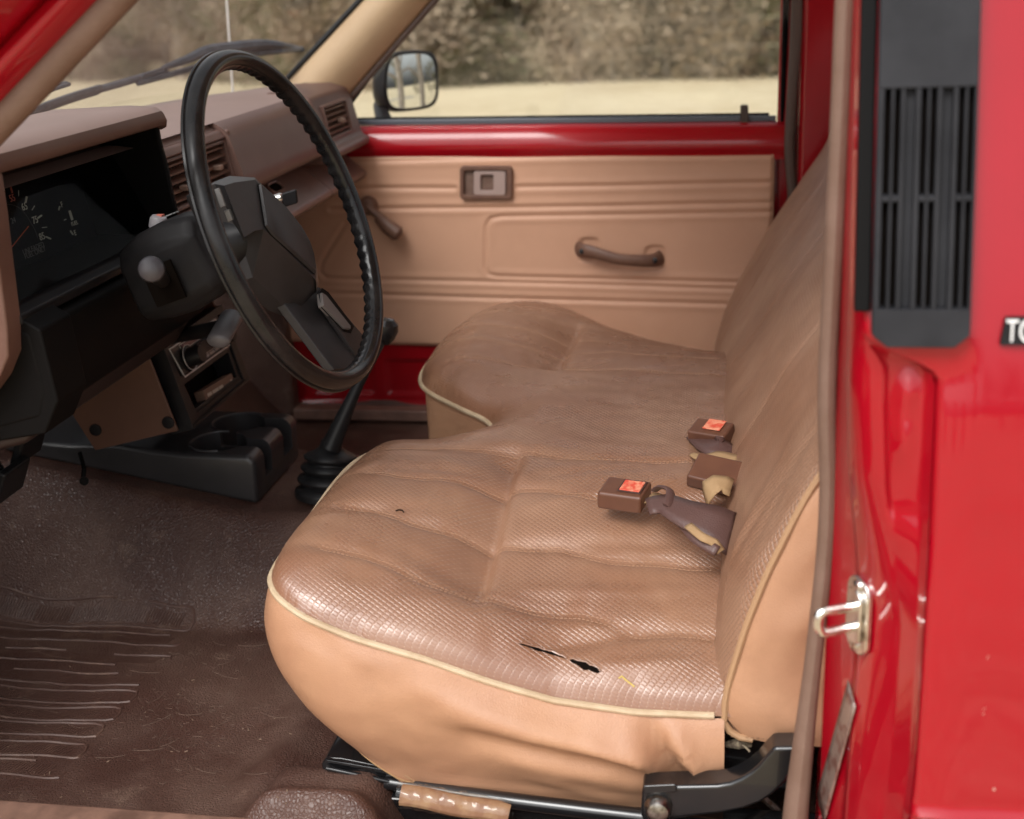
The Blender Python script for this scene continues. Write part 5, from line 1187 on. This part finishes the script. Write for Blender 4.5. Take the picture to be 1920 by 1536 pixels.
for u, v, nm in ((55, 830, 'clutch_pedal'), (20, 900, 'brake_pedal')):
    p = empty(nm, T); c = PX(u, v, -.42)
    G().obox(c, (0, 1, 0), (.4, 0, .9), (1, 0, -.4), .032, .024, .006).obj('pedal_pad', p, RUB, bevel=.004)
    G().tube([c+Vector((-.01, 0, 0)), c+Vector((-.06, 0, .12)), c+Vector((-.12, 0, .25))], .008, 8).obj('pedal_arm', p, STEEL)
g = G(); g.tube(smooth_path([PX(150, 850, -.40), PX(158, 880, -.38), PX(155, 900, -.38)], .01), .003, 6); g.lathe([(.006, 0), (.006, .004)], PX(157, 902, -.378), (.6, -.7, .2), 12); g.obj('hanging_wire', T, BLKM)

# ---------------------------------------------------------------- things lying in the cab
cz = empty('cassette_box'); tag(cz, 'small brown boxed cassette tilted in the slot under the radio', 'cassette box')
c0 = CP(398, 738, -.004); a_u = (CP(452, 706, -.004)-CP(362, 762, -.004)).normalized(); bu = nC.cross(a_u)
if bu.z < 0: bu = -bu
cz.location = (0, 0, 0)
c0 = CP(405, 733, -.008)
hwid = (CP(452, 706, -.006)-CP(362, 757, -.006)).length/2
G().obox(c0, a_u, bu, nC, .052, .0125, .008).obj('box_card', cz, CASS, bevel=.001)
g = G()
for k, (x0, x1, yy) in enumerate(((-.044, -.030, .003), (-.026, -.006, .003), (-.003, .010, .003), (-.044, -.034, -.004), (-.031, -.020, -.004), (.040, .045, .003))):
    x = x0
    while x < x1: g.obox(c0+a_u*x+bu*yy+nC*.0084, a_u, bu, nC, .0009, .0022, .0003); x += .0030
g.obj('box_lettering', cz, mat('cream_print', (.50, .42, .34), .6))

def buckle(name, top4, hgt, label, par=None):
    """top4: photo pixels of the top face corners, clockwise from the rear-left; on a plane hgt above the cushion"""
    o = empty(name); tag(o, label, 'seat belt buckle', 'seat belt buckles on the bench seat'); return o
# near buckle
b1 = empty('seat_belt_buckle'); tag(b1, 'brown seat belt buckle with worn red button lying nearest on the bench, sleeve behind it', 'seat belt buckle', 'seat belt buckles at the seat gap')
zB = ztop(.36, -.22)+.024
def BZ(u, v, z=zB): return PZ(u, v, z)
T4 = [BZ(1137, 892), BZ(1203, 902), BZ(1213, 935), BZ(1136, 931)]
T4 = [BZ(1139, 889), BZ(1206, 901), BZ(1204, 932), BZ(1136, 926)]
mid_ = sum(T4, Vector())/4
exx = ((T4[1]-T4[0])+(T4[2]-T4[3])).normalized(); nB = Vector((.05, -.18, 1)).normalized(); eyy = nB.cross(exx); hx = .0255; hy_ = .0185
G().obox(mid_-nB*.0115, exx, eyy, nB, hx, hy_, .0110).obj('buckle_body', b1, BUCK, bevel=.004, bseg=4)
G().obox(mid_+exx*.0085+eyy*.001+nB*.0002, exx, eyy, nB, .0135, .0125, .0006).obj('button_frame', b1, mat('dark_button_frame', (.05, .02, .015), .4), bevel=.0004)
G().obox(mid_+exx*.0085+eyy*.001+nB*.0008, exx, eyy, nB, .0115, .0105, .0008).obj('release_button', b1, ORB, bevel=.002)
def ribbon(P, w_, upv, m_, nm, par, th=.0016, step=.006, wf=None):
    Q = smooth_path(P, step); k = len(Q); L_ = []
    for i, p in enumerate(Q):
        t = (Q[min(i+1, k-1)]-Q[max(i-1, 0)]).normalized(); uv = upv(i/(k-1)) if callable(upv) else Vector(upv); s_ = t.cross(uv).normalized(); ww = w_*(wf(i/(k-1)) if wf else 1)
        L_.append([p-s_*ww, p-s_*ww*.4+uv.normalized()*.0008, p+s_*ww*.4+uv.normalized()*.0008, p+s_*ww])
    return G().loft(L_).obj(nm, par, m_, solid=th, angle=60)
w0_ = mid_+exx*.028-nB*.011
ribbon([w0_, BZ(1228, 935, zB-.010), BZ(1252, 950, zB-.006), BZ(1275, 965, zB-.01)], .011, (0, -.2, 1), WEB, 'webbing', b1)
S0 = [BZ(1214, 951, zB-.008), BZ(1245, 945, zB-.004), BZ(1285, 962, zB-.006), BZ(1325, 978, zB-.010), BZ(1352, 990, zB-.016), BZ(1372, 1002, zB-.024)]
ribbon(S0, .019, lambda t: Vector((0, -.35-.3*t, 1)), SLEEVE, 'sleeve', b1, th=.003, wf=lambda t: .62+.75*t)
ribbon([BZ(1258, 962, zB-.012), BZ(1280, 982, zB-.016), BZ(1305, 1010, zB-.020), BZ(1345, 1034, zB-.026)], .0055, (0, -.8, .6), SLEEVE, 'sleeve_edge', b1, th=.003)
ribbon([BZ(1290, 985, zB-.012), BZ(1318, 1008, zB-.014), BZ(1340, 1018, zB-.020), BZ(1352, 1035, zB-.028)], .0045, (0, -.6, .8), WEB, 'webbing_end', b1)
g = G(); P = smooth_path([BZ(1227, 920, zB-.002), BZ(1238, 913, zB+.004), BZ(1256, 920, zB+.004), BZ(1255, 940, zB+.0), BZ(1250, 950, zB-.003)], .004); g.tube(P, .0055, 8, flat=(1, .4)); g.obj('sleeve_loop', b1, SLEEVE)
# far buckle
zF = ztop(.43, .03)+.022
b2 = empty('seat_belt_buckle'); tag(b2, 'farthest brown seat belt buckle with orange button, tipped up against the backrest', 'seat belt buckle', 'seat belt buckles at the seat gap')
m2 = PZ(1332, 799, zF); ex2 = Vector((.86, -.40, .02)).normalized(); n2_ = Vector((-.12, -.25, 1)).normalized(); ey2 = n2_.cross(ex2).normalized()
G().obox(m2-n2_*.011, ex2, ey2, n2_, .025, .016, .010).obj('buckle_body', b2, BUCK, bevel=.003)
G().obox(m2+ex2*.004+ey2*.003+n2_*.0006, ex2, ey2, n2_, .0115, .0105, .0006).obj('release_button', b2, ORB, bevel=.0005)
ribbon([PZ(1312, 815, zF-.016), PZ(1330, 832, zF-.014), PZ(1348, 838, zF-.012), PZ(1372, 835, zF-.016)], .017, (0, -.5, .9), SLEEVE, 'sleeve', b2, th=.003)
# middle buckle, half hidden behind the backrest, showing its back
b3 = empty('seat_belt_buckle'); tag(b3, 'middle brown seat belt buckle showing its plain back between two folds of tan webbing', 'seat belt buckle', 'seat belt buckles at the seat gap')
zM = ztop(.46, -.1)+.024
m3 = PZ(1345, 880, zM); ex3 = Vector((.90, -.38, -.05)).normalized(); n3_ = Vector((.05, -.55, .85)).normalized(); ey3 = n3_.cross(ex3).normalized()
G().obox(m3-n3_*.010, ex3, ey3, n3_, .030, .019, .010).obj('buckle_body', b3, BUCK, bevel=.003)
ribbon([PZ(1297, 852, zM-.016), PZ(1320, 858, zM-.012), PZ(1345, 858, zM-.008), PZ(1372, 868, zM-.008)], .014, (0, -.3, 1), WEB, 'webbing', b3, wf=lambda t: .25+t)
ribbon([PZ(1322, 935, zM-.016), PZ(1330, 915, zM-.002), PZ(1345, 905, zM+.002), PZ(1372, 915, zM-.004)], .013, (-.2, -.4, 1), WEB, 'webbing', b3)
# plastic wrapped roll under the seat edge
pr = empty('plastic_wrapped_roll'); tag(pr, 'cardboard strip wrapped in crinkled clear plastic lying on the floor under the seat edge', 'wrapped roll')
ra, rb = PY(752, 1490, -.63), PY(955, 1526, -.63)
g = G(); d_ = (rb-ra); g.tube([ra+d_*t+Vector((0, 0, .0012*math.sin(t*9))) for t in np.linspace(0, 1, 16)], .0115, 12, flat=(.45, 1), up=(0, -.5, .86)); g.obj('card_core', pr, mat('tan_card', (.26, .13, .07), .7, col2=(.36, .22, .12), cscale=60))
g = G(); rows_ = []
for t in np.linspace(-.02, 1.02, 60):
    c = ra+d_*t; rows_.append([c+Vector((0, math.cos(a)*(.0125+.0014*noise.noise((t*12, math.cos(a)*2, math.sin(a)*2))), math.sin(a)*(.0135+.0022*noise.noise((t*16+3, math.cos(a)*2, math.sin(a)*2))))) for a in np.linspace(0, 2*math.pi, 21)[:-1]])
g.loft(rows_, closed=True); g.obj('clear_wrap', pr, CLEAR)
# fence across the field
fc = empty('wire_fence'); tag(fc, 'thin wire fence with weathered posts along the near edge of the field', 'fence')
g = G(); pts_ = [(.49+21*math.cos(rad(a)), -1.7+21*math.sin(rad(a))) for a in range(66, 150, 3)]
for hz_ in (1.02, .6): g.tube([(x, y, terrain(x, y)+hz_) for x, y in pts_], .004, 4)
g.obj('wire', fc, mat('rusty_wire', (.35, .28, .22), .6))
for i in (0, 27): G().tube([(pts_[i][0], pts_[i][1], terrain(*pts_[i])-.1), (pts_[i][0], pts_[i][1], terrain(*pts_[i])+1.1)], .04, 8).obj('fence_post', fc, BARK)

# driver door, swung open on its front hinges (left of the view)
dd_ = empty('driver_door', T); hx_ = Vector((-.43, -.80, 0)); dv = Vector((-.34, -.94, 0)).normalized(); dn = Vector((.94, -.34, 0)).normalized()
g = G(); g.hexa([hx_+Vector((0, 0, .5)), hx_+dv*.98+Vector((0, 0, .5)), hx_+dv*.98+Vector((0, 0, 1.1)), hx_+Vector((0, 0, 1.1))], [hx_+dn*-.06+Vector((0, 0, .5)), hx_+dv*.98+dn*-.06+Vector((0, 0, .5)), hx_+dv*.98+dn*-.06+Vector((0, 0, 1.1)), hx_+dn*-.06+Vector((0, 0, 1.1))]); g.obj('door_shell', dd_, RED, bevel=.012)
g = G(); g.hexa([hx_+dv*.06+dn*.001+Vector((0, 0, .66)), hx_+dv*.94+dn*.001+Vector((0, 0, .66)), hx_+dv*.94+dn*.001+Vector((0, 0, 1.05)), hx_+dv*.06+dn*.001+Vector((0, 0, 1.05))], [hx_+dv*.06+dn*.008+Vector((0, 0, .66)), hx_+dv*.94+dn*.008+Vector((0, 0, .66)), hx_+dv*.94+dn*.008+Vector((0, 0, 1.05)), hx_+dv*.06+dn*.008+Vector((0, 0, 1.05))]); g.obj('door_card', dd_, TANCARD, bevel=.003)
g = G(); g.tube([hx_+dv*.02+Vector((0, 0, 1.09)), hx_+dv*.45+Vector((0, .05, 1.56)), hx_+dv*.94+Vector((0, .05, 1.58)), hx_+dv*.97+Vector((0, 0, 1.09))], .018, 8); g.obj('window_frame', dd_, RED)

# stone chips in the near paint
g = G(); R5 = random.Random(11)
for k in range(22):
    x, z = R5.uniform(.64, .80), R5.uniform(.78, 1.12); p = Vector((x, skin_y(z)+.0022, z)); g.obox(p, (1, 0, R5.uniform(-1, 1)), (0, 1, 0), (R5.uniform(-1, 1), 0, 1), R5.uniform(.0003, .0010), .0006, R5.uniform(.0004, .0016))
tag(g.obj('paint_chips', T, mat('pale_primer', (.55, .30, .25), .7)), kind='stuff')
